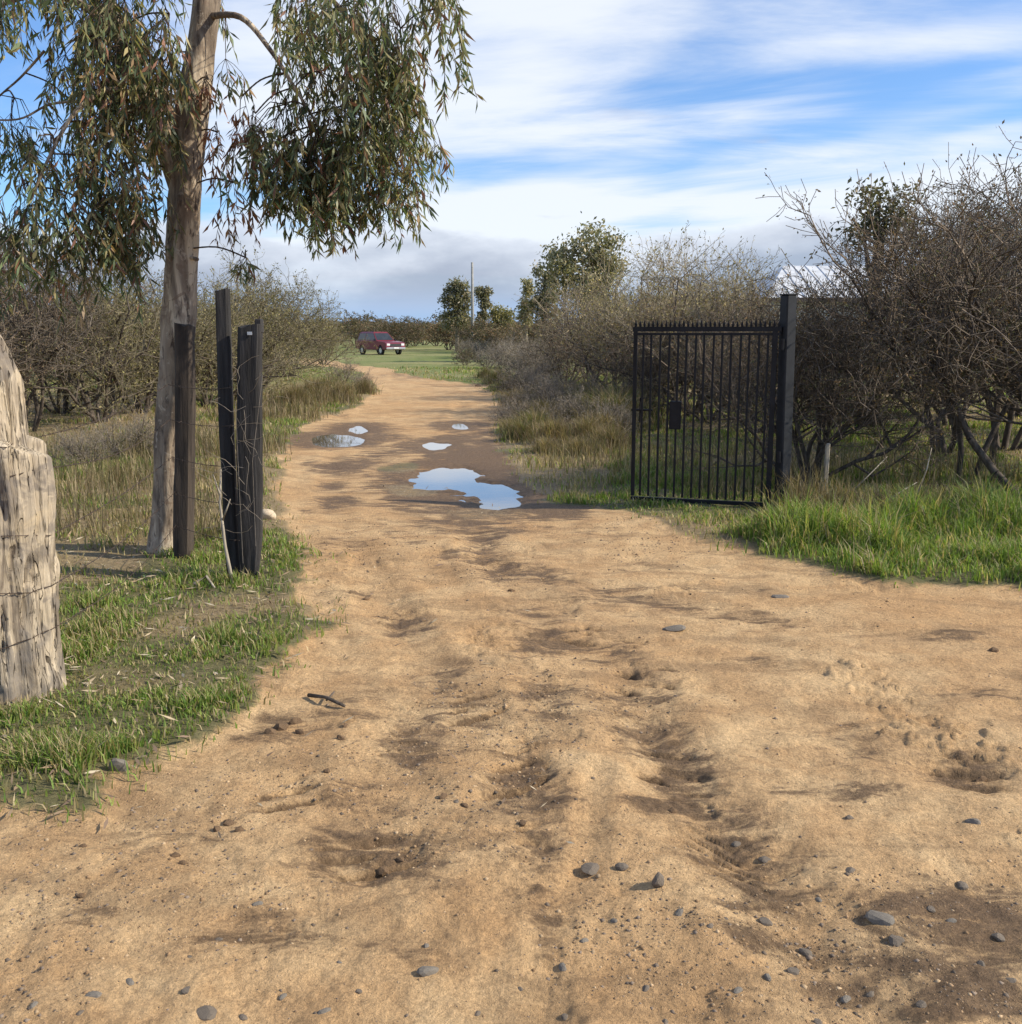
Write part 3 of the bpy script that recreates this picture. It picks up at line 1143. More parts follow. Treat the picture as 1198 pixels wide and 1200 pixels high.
def proto(key):
    if key in PROTO:
        return PROTO[key]
    k = {
        'near1': lambda: make_shrub("thorn_tree", 101, 'dark', '', '', None, 3.0, 4, (5, 5, 5, 5), 2.6, .032, splay=.5, bare=.72),
        'near2': lambda: make_shrub("thorn_tree", 102, 'brown', '', '', None, 3.0, 4, (5, 5, 5, 5), 2.4, .032, splay=.55, bare=.72),
        'near3': lambda: make_shrub("thorn_tree", 103, 'dark', '', '', None, 3.0, 2, (7, 6, 5, 5), 2.6, .032, splay=.22, lean=(-.16, 0), bare=.7),
        'mid_b': lambda: make_shrub("thorn_shrub", 111, 'brown', '', '', None, 3.0, 6, (5, 5, 4, 3), 2.2, .05, splay=.8),
        'mid_o': lambda: make_shrub("round_shrub", 112, 'olive', '', '', None, 3.0, 7, (5, 5, 4, 3), 3.2, .05, splay=.85),
        'mid_y': lambda: make_shrub("willowy_tree", 113, 'yellow', '', '', None, 3.0, 6, (5, 5, 4, 3), 2.4, .05, splay=.5, up=.5),
        'mid_g': lambda: make_shrub("grey_shrub", 114, 'grey', '', '', None, 3.0, 7, (5, 5, 4), 5.0, .06, splay=.9),
        'far_b': lambda: make_shrub("thorn_shrub", 121, 'brown', '', '', None, 3.0, 6, (5, 4, 4), 9.0, .12, splay=.8),
        'far_d': lambda: make_shrub("thorn_shrub", 122, 'dark', '', '', None, 3.0, 6, (5, 4, 4), 9.0, .12, splay=.8),
    }[key]()
    PROTO[key] = k
    k['used'] = 0
    return k


def shrub(key, name, loc, H, label, cat, group=None, rz=None, sx=1.0):
    p = proto(key)
    if not p['used']:
        o = p
        p['used'] = 1
    else:
        o = copy_tree(p)
    if 'used' in o and o is not p:
        del o['used']
    o.name = name
    o.location = loc
    s = H / 3.0
    o.scale = (s * sx, s * sx, s)
    o.rotation_euler = (0, 0, random.uniform(0, 6.28) if rz is None else rz)
    for k in ('label', 'category', 'group'):
        if k in o:
            del o[k]
    tag(o, label, cat, group)
    return o


# --- right of the gate: the thorn thicket
GR = "bare thorn trees massed right of the gate"
shrub('near3', "thorn_tree", atD(1143, 11.2), 2.9, "thorn tree with dark leaning trunk forked low above the grass", "tree", None, 2.6)
shrub('near1', "thorn_tree", atD(962, 10.6), 2.0, "dense thorn tree whose branches spread behind the gate post", "tree", None, 1.1)
shrub('mid_b', "thorn_shrub", atD(950, 10.7), 1.95, "low dense thorn shrub crowding the back of the gate post", "shrub", None, 2.2)
shrub('near2', "thorn_tree", atD(1225, 10.1), 3.35, "tall bare thorn tree with reddish twigs reaching highest into the sky", "tree", None, .4)
TH = "bare brown thorn tree in the thicket behind the gate post"
for px, D, H, k in [(1112, 13.4, 3.1, 'near2'), (1125, 17.5, 3.6, 'near1'), (1190, 14.0, 3.5, 'near1'),
                    (1290, 12.0, 3.3, 'near2'), (1120, 20.0, 3.3, 'mid_b'), (1210, 20.0, 3.6, 'mid_b'), (1105, 23.0, 3.2, 'mid_b'),
                    (1330, 16.0, 3.4, 'mid_b')]:
    lb = {'near1': "dark twigged thorn tree in the thicket right of the gate post", 'near2': "reddish brown twigged thorn tree in the thicket right of the gate",
          'mid_b': "paler brown thorn tree at the back of the thicket right of the gate"}[k]
    shrub(k, "thorn_tree", atD(px, D), H, lb, "tree", GR + {'near1': ", dark", 'near2': ", reddish", 'mid_b': ", at the back"}[k])

# --- behind the gate
GB = "pale twiggy trees behind the gate"
TB = "pale yellowish willowy tree in the row behind the gate"
for px, D, H in [(760, 22, 3.1), (815, 20, 2.95), (852, 22, 3.0), (725, 26, 3.2), (845, 27, 3.4), (790, 28, 3.5)]:
    shrub('mid_y', "willowy_tree", atD(px, D), H, TB, "tree", GB)
GB2 = "brown thorn shrubs filling the ground behind the gate"
TB2 = "brown thorn shrub seen through the bars of the gate"
for px, D, H in [(775, 20.0, 2.3), (835, 18.5, 2.3), (893, 16.5, 2.1), (800, 24, 2.5), (855, 22.5, 2.4), (932, 15, 1.8)]:
    shrub('mid_b', "thorn_shrub", atD(px, D), H, TB2, "shrub", GB2)
GC = "greyish brown shrubs between the gate and the track"
TC = "greyish brown leafless shrub between the gate and the track"
for px, D, H, k in [(700, 30, 2.7, 'mid_b'), (665, 33, 2.6, 'mid_b'), (735, 27, 2.6, 'mid_b'), (690, 37, 3.1, 'mid_b'), (640, 36, 2.0, 'mid_g')]:
    if k == 'mid_g':
        shrub(k, "scrub_bush", atD(px, D), H, "tall grey scrub bush at the end of the greyish brown shrub row", "bush")
    else:
        shrub(k, "thorn_shrub", atD(px, D), H, TC, "shrub", GC)

# --- low grey scrub along the right edge of the track
GD = "low grey scrub along the right edge of the track"
TD = "low grey brown scrub bush beside the dirt track"
for px, D, H in [(604, 26, 1.0), (622, 30, 1.2), (640, 22, .9), (662, 19, .95), (600, 37, 1.2), (572, 46, 1.3), (590, 52, 1.6), (625, 40, 1.6),
                 (655, 34, 1.5), (560, 60, 1.6), (610, 58, 1.9), (545, 70, 1.6), (580, 74, 2.0), (690, 17, .8), (715, 16, .7), (606, 46, 1.5), (618, 20.5, .75), (605, 18.5, .6), (650, 17.0, .7), (732, 19, .95), (675, 22, 1.0), (630, 25.5, .95)]:
    shrub('mid_g', "scrub_bush", atD(px, D), H, TD, "bush", GD, None, 1.25)
shrub('far_d', "scrub_bush", atD(545, 52), .9, "lone dark round bush on the green field", "bush", None, None, 1.3)

# --- left side
shrub('mid_o', "round_shrub", atD(300, 30), 3.6, "large rounded olive brown shrub behind the black posts", "shrub", None, .3, 1.15)
GE = "olive brown shrubs left of the track"
TE = "olive brown leafless shrub left of the dirt track"
for px, D, H, k in [(270, 25, 2.9, 'mid_o'), (335, 38, 3.3, 'mid_o'), (240, 23, 2.7, 'mid_o'), (378, 56, 2.7, 'mid_o'), (318, 38, 3.4, 'mid_o'),
                    (398, 32, 1.0, 'mid_g'), (418, 28.5, .8, 'mid_g')]:
    if k == 'mid_g':
        shrub(k, "scrub_bush", atD(px, D), H, "low grey scrub bush on the inside of the track's left bend", "bush", "grey scrub at the left bend")
    else:
        shrub(k, "round_shrub", atD(px, D), H, TE, "shrub", GE)
GF = "dark shrubs in the shade behind the gum tree"
TF = "dark olive shrub in the shade behind the gum tree"
for px, D, H, k in [(25, 17.0, 3.0, 'near1'), (110, 18.5, 2.85, 'mid_o'), (160, 21, 2.95, 'mid_o'), (-60, 15.5, 2.9, 'near2'), (65, 21, 2.9, 'mid_b'),
                    (205, 24, 2.5, 'mid_o'), (-10, 22, 3.2, 'mid_b'), (-130, 18, 3.0, 'mid_b'), (135, 13.2, .75, 'mid_g'), (90, 12.2, .6, 'mid_g'), (185, 26, 3.0, 'mid_b')]:
    lb, gg = {'near1': ("dark bare thorn shrub behind the thick weathered post", None),
              'near2': ("reddish brown thorn shrub growing left of the weathered post", None),
              'mid_o': (TF, GF), 'mid_b': ("brown leafless shrub among the olive ones behind the gum tree", "brown shrubs behind the gum tree"),
              'mid_g': ("low grey scrub bush in the dry grass behind the gum tree", "low grey scrub behind the gum tree")}[k]
    shrub(k, "shade_shrub", atD(px, D), H, lb, "shrub", gg)

# --- brush that closes the view
GG = "brown brush line beyond the green field"
TG = "brown leafless bush in the brush line beyond the field"
rr = random.Random(5)
for i in range(26):
    px = 300 + i * 12.5 + rr.uniform(-5, 5)
    D = rr.uniform(104, 150)
    shrub(rr.choice(['far_b', 'far_b', 'far_d']), "far_bush", atD(px, D), rr.uniform(2.6, 3.9) * (1 + (D - 104) / 150), TG, "bush", GG, None, 1.35)
GH = "brown brush that fills the distance right of the pole"
TH2 = "brown leafless bush in the distance right of the utility pole"
for i in range(16):
    px = 560 + i * 16 + rr.uniform(-6, 6)
    D = rr.uniform(62, 100)
    shrub(rr.choice(['far_b', 'far_b', 'far_d']), "far_bush", atD(px, D), rr.uniform(2.4, 3.4), TH2, "bush", GH, None, 1.3)
GI = "brush far out beside the scene"
for i in range(14):
    px = rr.choice([rr.uniform(-250, 230), rr.uniform(900, 1400)])
    D = rr.uniform(32, 60)
    shrub('far_b', "far_bush", atD(px, D), rr.uniform(2.5, 3.3), "brown leafless bush far back behind the nearer shrubs", "bush", GI, None, 1.3)


# --- leafy trees
def make_leafy(name, loc, clumps, trunk, label, pal, seed, leaves=5000, ls=.22, bark=None, droop=.3):
    r = np.random.default_rng(seed)
    root = thing(name, loc, label, "tree")
    mb = MB()
    mb.tube([Vector(p) for p in trunk], np.linspace(.22, .07, len(trunk)) * (len(trunk) and 1), 8)
    mb.build("trunk", bark or M_PALEBARK, root, True)
    mbl = MB()
    tp = [Vector(p) for p in trunk]
    vol = np.array([c[3] * c[4] * c[5] for c in clumps])
    P, C = [], []
    for c, w in zip(clumps, vol / vol.sum()):
        b = tp[min(len(tp) - 1, max(1, int(len(tp) * .55)))]
        e = Vector(c[:3])
        mbl.tube([b, b.lerp(e, .5) + Vector((0, 0, -.15)), e], [.07, .05, .02], 5)
        n = int(leaves * w)
        # sub-clumps give an uneven outline with gaps
        ns = 14
        sc_ = r.normal(size=(ns, 3))
        sc_ /= np.linalg.norm(sc_, axis=1, keepdims=True)
        sc_ *= r.uniform(.35, .95, (ns, 1))
        idx = r.integers(0, ns, n)
        q = sc_[idx] + r.normal(0, .25, (n, 3))
        P.append(np.array(c[:3]) + q * np.array(c[3:6]))
        shade = r.uniform(.8, 1.2, ns)[idx]
        C.append(pal[r.integers(0, len(pal), n)] * (shade * r.uniform(.75, 1.25, n))[:, None])
    mbl.build("limb", bark or M_PALEBARK, root, True)
    P, C = np.concatenate(P), np.concatenate(C)
    n = len(P)
    D = r.normal(size=(n, 3)) + np.array([0, 0, -droop * 2])
    L = r.uniform(.6, 1.4, n) * ls
    V, F_ = leaf_quads(P, D, L, L * .42, seed)
    link("crown", mesh_np("crown", V, F_, np.repeat(C, 4, 0)), M_LEAF, root)
    return root


EUC = np.array([[.23, .22, .12], [.29, .26, .15], [.38, .31, .19], [.17, .175, .105]])
EUO = np.array([[.26, .24, .11], [.33, .28, .13], [.20, .19, .09]])
g0 = atD(684, 60)
make_leafy("gum_tree", g0, [(-1.0, 0, 5.6, 1.35, 1.5, 1.25), (.5, 0, 6.3, 1.5, 1.5, 1.2), (1.3, .3, 5.0, 1.5, 1.4, 1.3), (-.1, -.3, 4.3, 1.7, 1.4, 1.1), (.9, 0, 3.5, 1.6, 1.4, 1.0)],
           [(0, 0, -.1), (.1, 0, 1.5), (0, 0, 3), (.2, 0, 4.6), (.3, 0, 6)], "broad round topped gum tree, tallest in the distance", EUC, 31, 9000, .24)
g0 = atD(637, 88)
make_leafy("gum_tree", g0, [(0, 0, 6.4, .95, .9, .9), (.5, 0, 5.0, 1.1, 1.0, 1.2), (-.3, 0, 4.3, 1.0, .9, 1.0), (.5, 0, 3.2, 1.3, .9, 1.1)],
           [(0, 0, -.1), (.1, 0, 2), (.2, 0, 4), (.1, 0, 6)], "narrow dark upright tree left of the tallest gum", EUC * .85, 32, 4200, .28)
g0 = atD(616, 90)
make_leafy("gum_tree", g0, [(0, 0, 5.4, .75, .7, .9), (.1, 0, 4.0, .85, .8, .8), (0, 0, 2.9, .8, .8, .8)],
           [(0, 0, -.1), (0, 0, 2), (.1, 0, 4), (0, 0, 5)], "small sparse grey green tree beside the narrow dark one", EUC * 1.1, 33, 1900, .28)
g0 = atD(536, 96)
make_leafy("gum_tree", g0, [(0, 0, 5.6, 1.2, 1.1, 1.0), (-.9, 0, 4.6, .9, .9, .7), (.6, 0, 4.4, 1.1, 1.0, 1.0), (-.3, 0, 3.1, 1.7, 1.3, 1.0)],
           [(0, 0, -.1), (0, 0, 2), (.1, 0, 4), (0, 0, 5.6)], "dark bushy tree standing left of the utility pole", EUC * .8, 34, 5200, .28)
g0 = atD(566, 99)
make_leafy("gum_tree", g0, [(0, 0, 5.3, .85, .8, .8), (.35, 0, 4.3, .6, .7, .6), (-.1, 0, 3.4, .6, .6, .7)],
           [(0, 0, -.1), (0, 0, 2), (.1, 0, 4), (0, 0, 5)], "small open gum tree right behind the utility pole", EUC, 35, 1900, .28)
g0 = atD(587, 97)
make_leafy("olive_tree", g0, [(0, 0, 3.5, 1.15, 1.1, .9), (.2, 0, 2.6, 1.3, 1.1, .8)],
           [(0, 0, -.1), (0, 0, 1), (.1, 0, 2), (0, 0, 3.2)], "low round yellowish olive tree right of the utility pole", EUO, 36, 3000, .26)
g0 = atD(1022, 18)
make_leafy("evergreen_tree", g0, [(0, 0, 3.75, .62, .6, .42), (.35, 0, 3.35, .6, .5, .4), (-.25, 0, 3.3, .5, .5, .35)],
           [(0, 0, -.1), (.05, 0, 1.2), (0, 0, 2.4), (.05, 0, 3.4)], "dark leafy crown rising above the thorn thicket", EUC * .6, 37, 1900, .10, M_DARKBARK, .0)

# ================================================================== THE NEAR GUM TREE
def build_gum():
    base = on(197, 650)
    TY = base.y
    root = thing("gum_tree", base, "tall gum tree with peeling trunk and long drooping leaves beside the posts", "tree")
    inv = -base

    def px(p):
        return at(p[0], p[1], p[2] if len(p) > 2 else TY) + inv

    def smooth(pts, n):
        P = [Vector(p) for p in pts]
        out = []
        for i in range(len(P) - 1):
            p0, p1, p2, p3 = P[max(i - 1, 0)], P[i], P[i + 1], P[min(i + 2, len(P) - 1)]
            for k in range(n):
                t = k / n
                out.append(.5 * ((2 * p1) + (p2 - p0) * t + (2 * p0 - 5 * p1 + 4 * p2 - p3) * t * t + (3 * p1 - p0 - 3 * p2 + p3) * t ** 3))
        out.append(P[-1])
        return out

    def limb(name, pts, r0, r1, n=10, sub=5, rough=.0, flare=0.0):
        P = smooth(pts, sub)
        m = len(P)
        V, F_ = [], []
        up = None
        for i, p in enumerate(P):
            t = (P[min(i + 1, m - 1)] - P[max(i - 1, 0)]).normalized()
            if up is None:
                up = t.orthogonal().normalized()
            a = (up - t * up.dot(t)).normalized()
            up = a
            c = t.cross(a)
            r = r0 + (r1 - r0) * (i / (m - 1)) ** (2.3 if flare else .9)
            if flare:
                r *= 1 + flare * max(0, 1 - p.z / .28) ** 2
            for k in range(n):
                th = 2 * math.pi * k / n
                rr_ = r * (1 + rough * float(fbm(math.cos(th) * 1.6 + 4, math.sin(th) * 1.6 + p.z * 2.2, 4, 3))
                           + rough * .5 * float(fbm(k * 1.1, p.z * 1.3, 2, 8)))
                V.append(p + (a * math.cos(th) + c * math.sin(th)) * rr_)
        for i in range(m - 1):
            for k in range(n):
                j = (k + 1) % n
                F_.append((i * n + k, i * n + j, (i + 1) * n + j, (i + 1) * n + k))
        F_.append(tuple((m - 1) * n + k for k in range(n)))
        me = bpy.data.meshes.new(name)
        me.from_pydata([tuple(v) for v in V], [], F_)
        for p in me.polygons:
            p.use_smooth = True
        me.update()
        link(name, me, M_BARK, root)
        return P

    nodes = []
    b0 = Vector((0, 0, -.15))
    trunk = limb("trunk", [b0, Vector((.0, 0, .02)), px((199, 590)), px((205, 500)), px((209, 400)), px((213, 300)), px((217, 220)), px((225, 130)),
                           px((238, 40)), px((246, -60)), px((252, -220)), px((262, -420)), px((255, -640))], .116, .05, 26, 12, .30, .20)
    nodes += trunk[60:]
    Y = TY
    specs = [
        ([(214, 232, Y), (190, 165, Y - .05), (168, 115, Y - .15), (142, 50, Y - .25), (118, -40, Y - .35), (90, -170, Y - .4)], .075, .03),
        ([(244, -30, Y), (290, -105, Y - .2), (360, -140, Y - .4), (430, -110, Y - .5), (490, -50, Y - .6), (520, 10, Y - .6)], .045, .012),
        ([(240, 20, Y), (282, 20, Y - .2), (318, 60, Y - .3), (350, 110, Y - .4), (375, 150, Y - .4)], .026, .006),
        ([(248, -80, Y), (320, -60, Y + .3), (390, 0, Y + .4), (440, 70, Y + .3), (470, 130, Y + .3)], .03, .006),
        ([(140, 46, Y - .25), (95, 5, Y - .2), (40, -5, Y - .1), (-30, 20, Y), (-80, 60, Y)], .03, .008),
        ([(168, 115, Y - .15), (130, 105, Y - .5), (90, 130, Y - .7), (60, 180, Y - .8), (30, 250, Y - .8)], .024, .006),
        ([(176, 130, Y - .1), (140, 140, Y + .3), (110, 170, Y + .4), (90, 220, Y + .4)], .02, .006),
        ([(52, 60, Y), (25, 90, Y + .1), (0, 112, Y + .1), (-40, 150, Y + .1)], .010, .005),
        ([(110, 118, Y - .5), (60, 122, Y - .4), (20, 140, Y - .4), (-40, 138, Y - .4)], .010, .005),
        ([(250, -160, Y), (180, -260, Y - .5), (90, -300, Y - 1), (10, -280, Y - 1.3)], .04, .012),
        ([(254, -240, Y), (340, -330, Y + .4), (430, -340, Y + .9)], .04, .012),
        ([(256, -300, Y), (230, -400, Y + .8), (180, -430, Y + 1.5)], .035, .012),
        ([(262, -400, Y), (320, -520, Y - .5), (360, -560, Y - .9)], .03, .01),
    ]
    for pts, r0, r1 in specs:
        nodes += limb("limb", [px(p) for p in pts], r0, r1, 8, 6, .10)
    # snapped stubs on the trunk
    MB().tube([px((205, 418)), px((224, 416, Y - .2))], [.016, .008], 6).build("stub", M_BARK, root)
    MB().tube([px((214, 300)), px((232, 304, Y - .1))], [.02, .012], 6).build("stub", M_BARK, root)

    GREEN = np.array([[.085, .115, .055], [.115, .145, .075], [.065, .088, .045], [.17, .175, .09], [.24, .215, .11]])
    OLIVE = np.array([[.17, .168, .08], [.24, .21, .10], [.29, .24, .12], [.12, .135, .065], [.27, .18, .10]])
    PINK = np.array([[.30, .15, .10], [.24, .12, .075], [.36, .20, .14], [.17, .12, .06]])
    GREEN = np.concatenate([GREEN * 1.3, GREEN * 1.65, PINK[:1] * .8, OLIVE[1:3]])
    OLIVE = np.concatenate([OLIVE * 1.3, GREEN[:4], PINK[:1]])
    sprays = [  # cx, cy, rx, ry, drop, n, Y offset, palette
        (410, -40, 95, 35, 160, 95, -.5, 0), (350, 190, 30, 22, 90, 40, -.3, 0), (385, 195, 30, 20, 80, 36, -.2, 0), (450, 190, 20, 16, 75, 24, -.3, 3), (335, 140, 35, 30, 110, 55, -.4, 0), (375, 110, 40, 45, 140, 48, -.4, 0),
        (430, 70, 45, 45, 150, 64, -.3, 0), (470, 60, 28, 45, 110, 50, -.3, 3), (448, 150, 28, 35, 100, 45, -.2, 3),
        (362, 205, 14, 20, 80, 18, -.4, 0), (364, 225, 12, 12, 75, 18, -.4, 0), (456, 215, 12, 12, 70, 16, -.3, 3), (408, 225, 14, 10, 55, 14, -.2, 0), (320, 205, 12, 10, 60, 12, -.4, 0), (520, -30, 25, 15, 50, 12, -.6, 3), (305, 190, 12, 12, 60, 10, -.4, 0),
        (395, 30, 40, 30, 120, 50, .2, 0), (400, 150, 40, 40, 100, 36, .1, 0), (470, 120, 30, 30, 90, 35, .3, 0), (500, 150, 14, 20, 70, 14, .2, 3),
        (95, -15, 60, 40, 120, 60, -.3, 0), (175, -20, 60, 40, 120, 75, -.6, 1), (112, 65, 40, 40, 105, 55, -.3, 0), (150, 80, 40, 45, 110, 65, -.5, 1),
        (200, 40, 30, 40, 110, 50, -.5, 1), (232, -40, 35, 25, 90, 30, -.3, 1), (130, 20, 45, 40, 110, 50, .3, 0), (190, 90, 28, 30, 90, 35, .3, 0),
        (250, -10, 30, 20, 60, 14, .2, 0), (165, 150, 18, 25, 90, 18, -.3, 1),
        (105, 165, 32, 28, 110, 50, -.7, 1), (130, 215, 28, 28, 110, 48, -.6, 1), (62, 175, 24, 28, 90, 24, -.8, 0), (150, 205, 16, 24, 100, 22, -.3, 1),
        (110, 255, 34, 18, 80, 42, -.7, 1), (85, 130, 24, 20, 80, 22, .3, 0), (140, 270, 20, 18, 70, 22, .2, 0),
        (18, 130, 24, 28, 110, 34, 0, 0), (35, 225, 24, 20, 90, 26, -.7, 0), (22, 290, 42, 16, 65, 34, -.8, 1), (8, 0, 22, 30, 120, 24, 0, 0),
        (50, -40, 40, 25, 70, 30, -.1, 0), (-60, 40, 50, 40, 160, 50, 0, 0), (-50, 180, 45, 40, 140, 40, -.5, 1), (60, 260, 24, 20, 80, 22, -.6, 1),
        (265, 40, 12, 30, 70, 9, -.1, 1), (284, 125, 10, 20, 65, 10, -.3, 2), (256, 165, 9, 18, 60, 7, -.1, 2), (276, 225, 16, 20, 75, 12, -.2, 2),
        (288, 305, 7, 6, 45, 7, -.2, 0), (245, 105, 10, 20, 60, 8, -.2, 2), (300, 140, 8, 12, 60, 7, -.3, 2),
        # the crown above the frame
        (0, -290, 100, 50, 200, 70, -1.2, 0), (120, -300, 100, 50, 180, 70, -.8, 1), (430, -340, 80, 50, 220, 80, .8, 0), (330, -330, 60, 40, 180, 50, .4, 0),
        (190, -440, 80, 50, 200, 70, 1.3, 0), (360, -560, 80, 50, 180, 60, -.8, 0), (255, -650, 80, 50, 160, 60, 0, 1), (90, -180, 70, 40, 140, 50, -.4, 1),
        (300, -480, 70, 40, 160, 50, .3, 0),
    ]
    rnd = random.Random(3)
    s_px = TY / F_PX
    NP = np.array([tuple(n) for n in nodes])
    r = np.random.default_rng(77)
    for si, (cx, cy, rx, ry, drop, n, dy, pal) in enumerate(sprays):
        palette = (GREEN, OLIVE, PINK, np.concatenate([GREEN, OLIVE, PINK[:1]]))[pal]
        S0, S1, Ra, Rb = [], [], [], []
        LP, LD = [], []
        c = px((cx, cy, TY + dy))
        # feeder twig from the nearest limb
        d = np.linalg.norm(NP - np.array(tuple(c)), axis=1) + .8 * np.maximum(0, c.z + .05 - NP[:, 2])
        a = Vector(NP[int(np.argmin(d))])
        hub = c + Vector((0, 0, ry * s_px * .5))
        mid = a.lerp(hub, .55) + Vector((0, 0, .02 + .05 * (hub - a).length))
        prev = a
        path = smooth([a, mid, hub], 5)
        for q0, q1 in zip(path[:-1], path[1:]):
            S0.append(q0); S1.append(q1); Ra.append(.007); Rb.append(.006)
        nh = max(2, int(n / 4.7))
        for k in range(nh):
            ang, rad = rnd.uniform(0, 6.283), math.sqrt(rnd.random())
            ox, oz = math.cos(ang) * rad * rx, math.sin(ang) * rad * ry
            if dy < .1 and 198 < cx + ox < 262 and cy + oz > -110 and pal != 2:
                continue
            off = Vector((ox * s_px, rnd.uniform(-1, 1) * rx * s_px * .8, -oz * s_px))
            sh = c + off
            m_ = hub.lerp(sh, .5) + Vector((0, 0, .05))
            S0 += [hub, m_]; S1 += [m_, sh]; Ra += [.0045, .0035]; Rb += [.0035, .0025]
            full = rnd.uniform(.45, 1.1)
            for j in range(rnd.randint(3, 7)):
                p = sh.copy()
                l = drop * s_px * full * rnd.uniform(.45, 1.15)
                steps = max(3, int(l / .06))
                dvec = Vector((off.x * .2 + rnd.gauss(0, .32), off.y * .3 + rnd.gauss(0, .35), -.25)).normalized()
                start = rnd.uniform(.05, .4) * steps
                for s in range(steps):
                    dvec = (dvec + Vector((rnd.gauss(0, .14), rnd.gauss(0, .14), -.30))).normalized()
                    q = p + dvec * (l / steps)
                    S0.append(p); S1.append(q); Ra.append(.0022); Rb.append(.0018)
                    if s >= start:
                        for _ in range(rnd.choice((2, 3, 3, 4))):
                            LP.append(tuple(p.lerp(q, rnd.random())))
                            LD.append((dvec.x * .4 + rnd.gauss(0, .45), dvec.y * .4 + rnd.gauss(0, .45), -.85 + rnd.gauss(0, .28)))
                    p = q
        if not LP:
            continue
        V, F_ = tubes_np([tuple(v) for v in S0], [tuple(v) for v in S1], Ra, Rb, 3)
        col = np.tile(np.array([[.11, .075, .05]]), (len(V), 1))
        m = len(LP)
        L = r.uniform(.05, .125, m)
        V2, F2 = leaf_quads(np.array(LP), np.array(LD), L, L * r.uniform(.14, .22, m), si)
        cc = palette[r.integers(0, len(palette), m)] * r.uniform(.7, 1.25, (m, 1))
        V = np.concatenate([V, V2])
        F_ = np.concatenate([F_, F2 + len(col)])
        col = np.concatenate([col, np.repeat(cc, 4, 0)])
        link("hanging_branch", mesh_np("hanging_branch", V, F_, col), M_LEAF, root)


build_gum()

# ================================================================== GRASS
def blades(x, y, z, h, w, bend, az, col):
    N = len(x)
    V = np.zeros((N, 5, 3))
    sx, sy = np.cos(az), np.sin(az)          # blade's flat side
    ba = az + math.pi / 2 + RNG.normal(0, .5, N)
    bx, by = np.cos(ba) * bend, np.sin(ba) * bend
    for k, (t, ws) in enumerate(((0, 1.0), (.55, .75))):
        cx, cy = x + bx * t * t, y + by * t * t
        V[:, 2 * k] = np.stack([cx - sx * w * ws / 2, cy - sy * w * ws / 2, z + h * t], 1)
        V[:, 2 * k + 1] = np.stack([cx + sx * w * ws / 2, cy + sy * w * ws / 2, z + h * t], 1)
    V[:, 4] = np.stack([x + bx, y + by, z + h * (1 - .25 * np.minimum(1, np.abs(bend) / (h + 1e-6)))], 1)
    b = (np.arange(N) * 5)[:, None]
    F_ = np.concatenate([b + np.array([[0, 1, 3]]), b + np.array([[0, 3, 2]]), b + np.array([[2, 3, 4]])], 1).reshape(-1, 3)
    return V.reshape(-1, 3), F_, np.repeat(col, 5, 0)


G_GREEN = np.array([[.16, .25, .045], [.20, .29, .055], [.12, .20, .04], [.26, .32, .075], [.32, .33, .11]])
G_STRAW = np.array([[.40, .31, .17], [.32, .25, .13], [.50, .40, .24], [.27, .23, .11]])


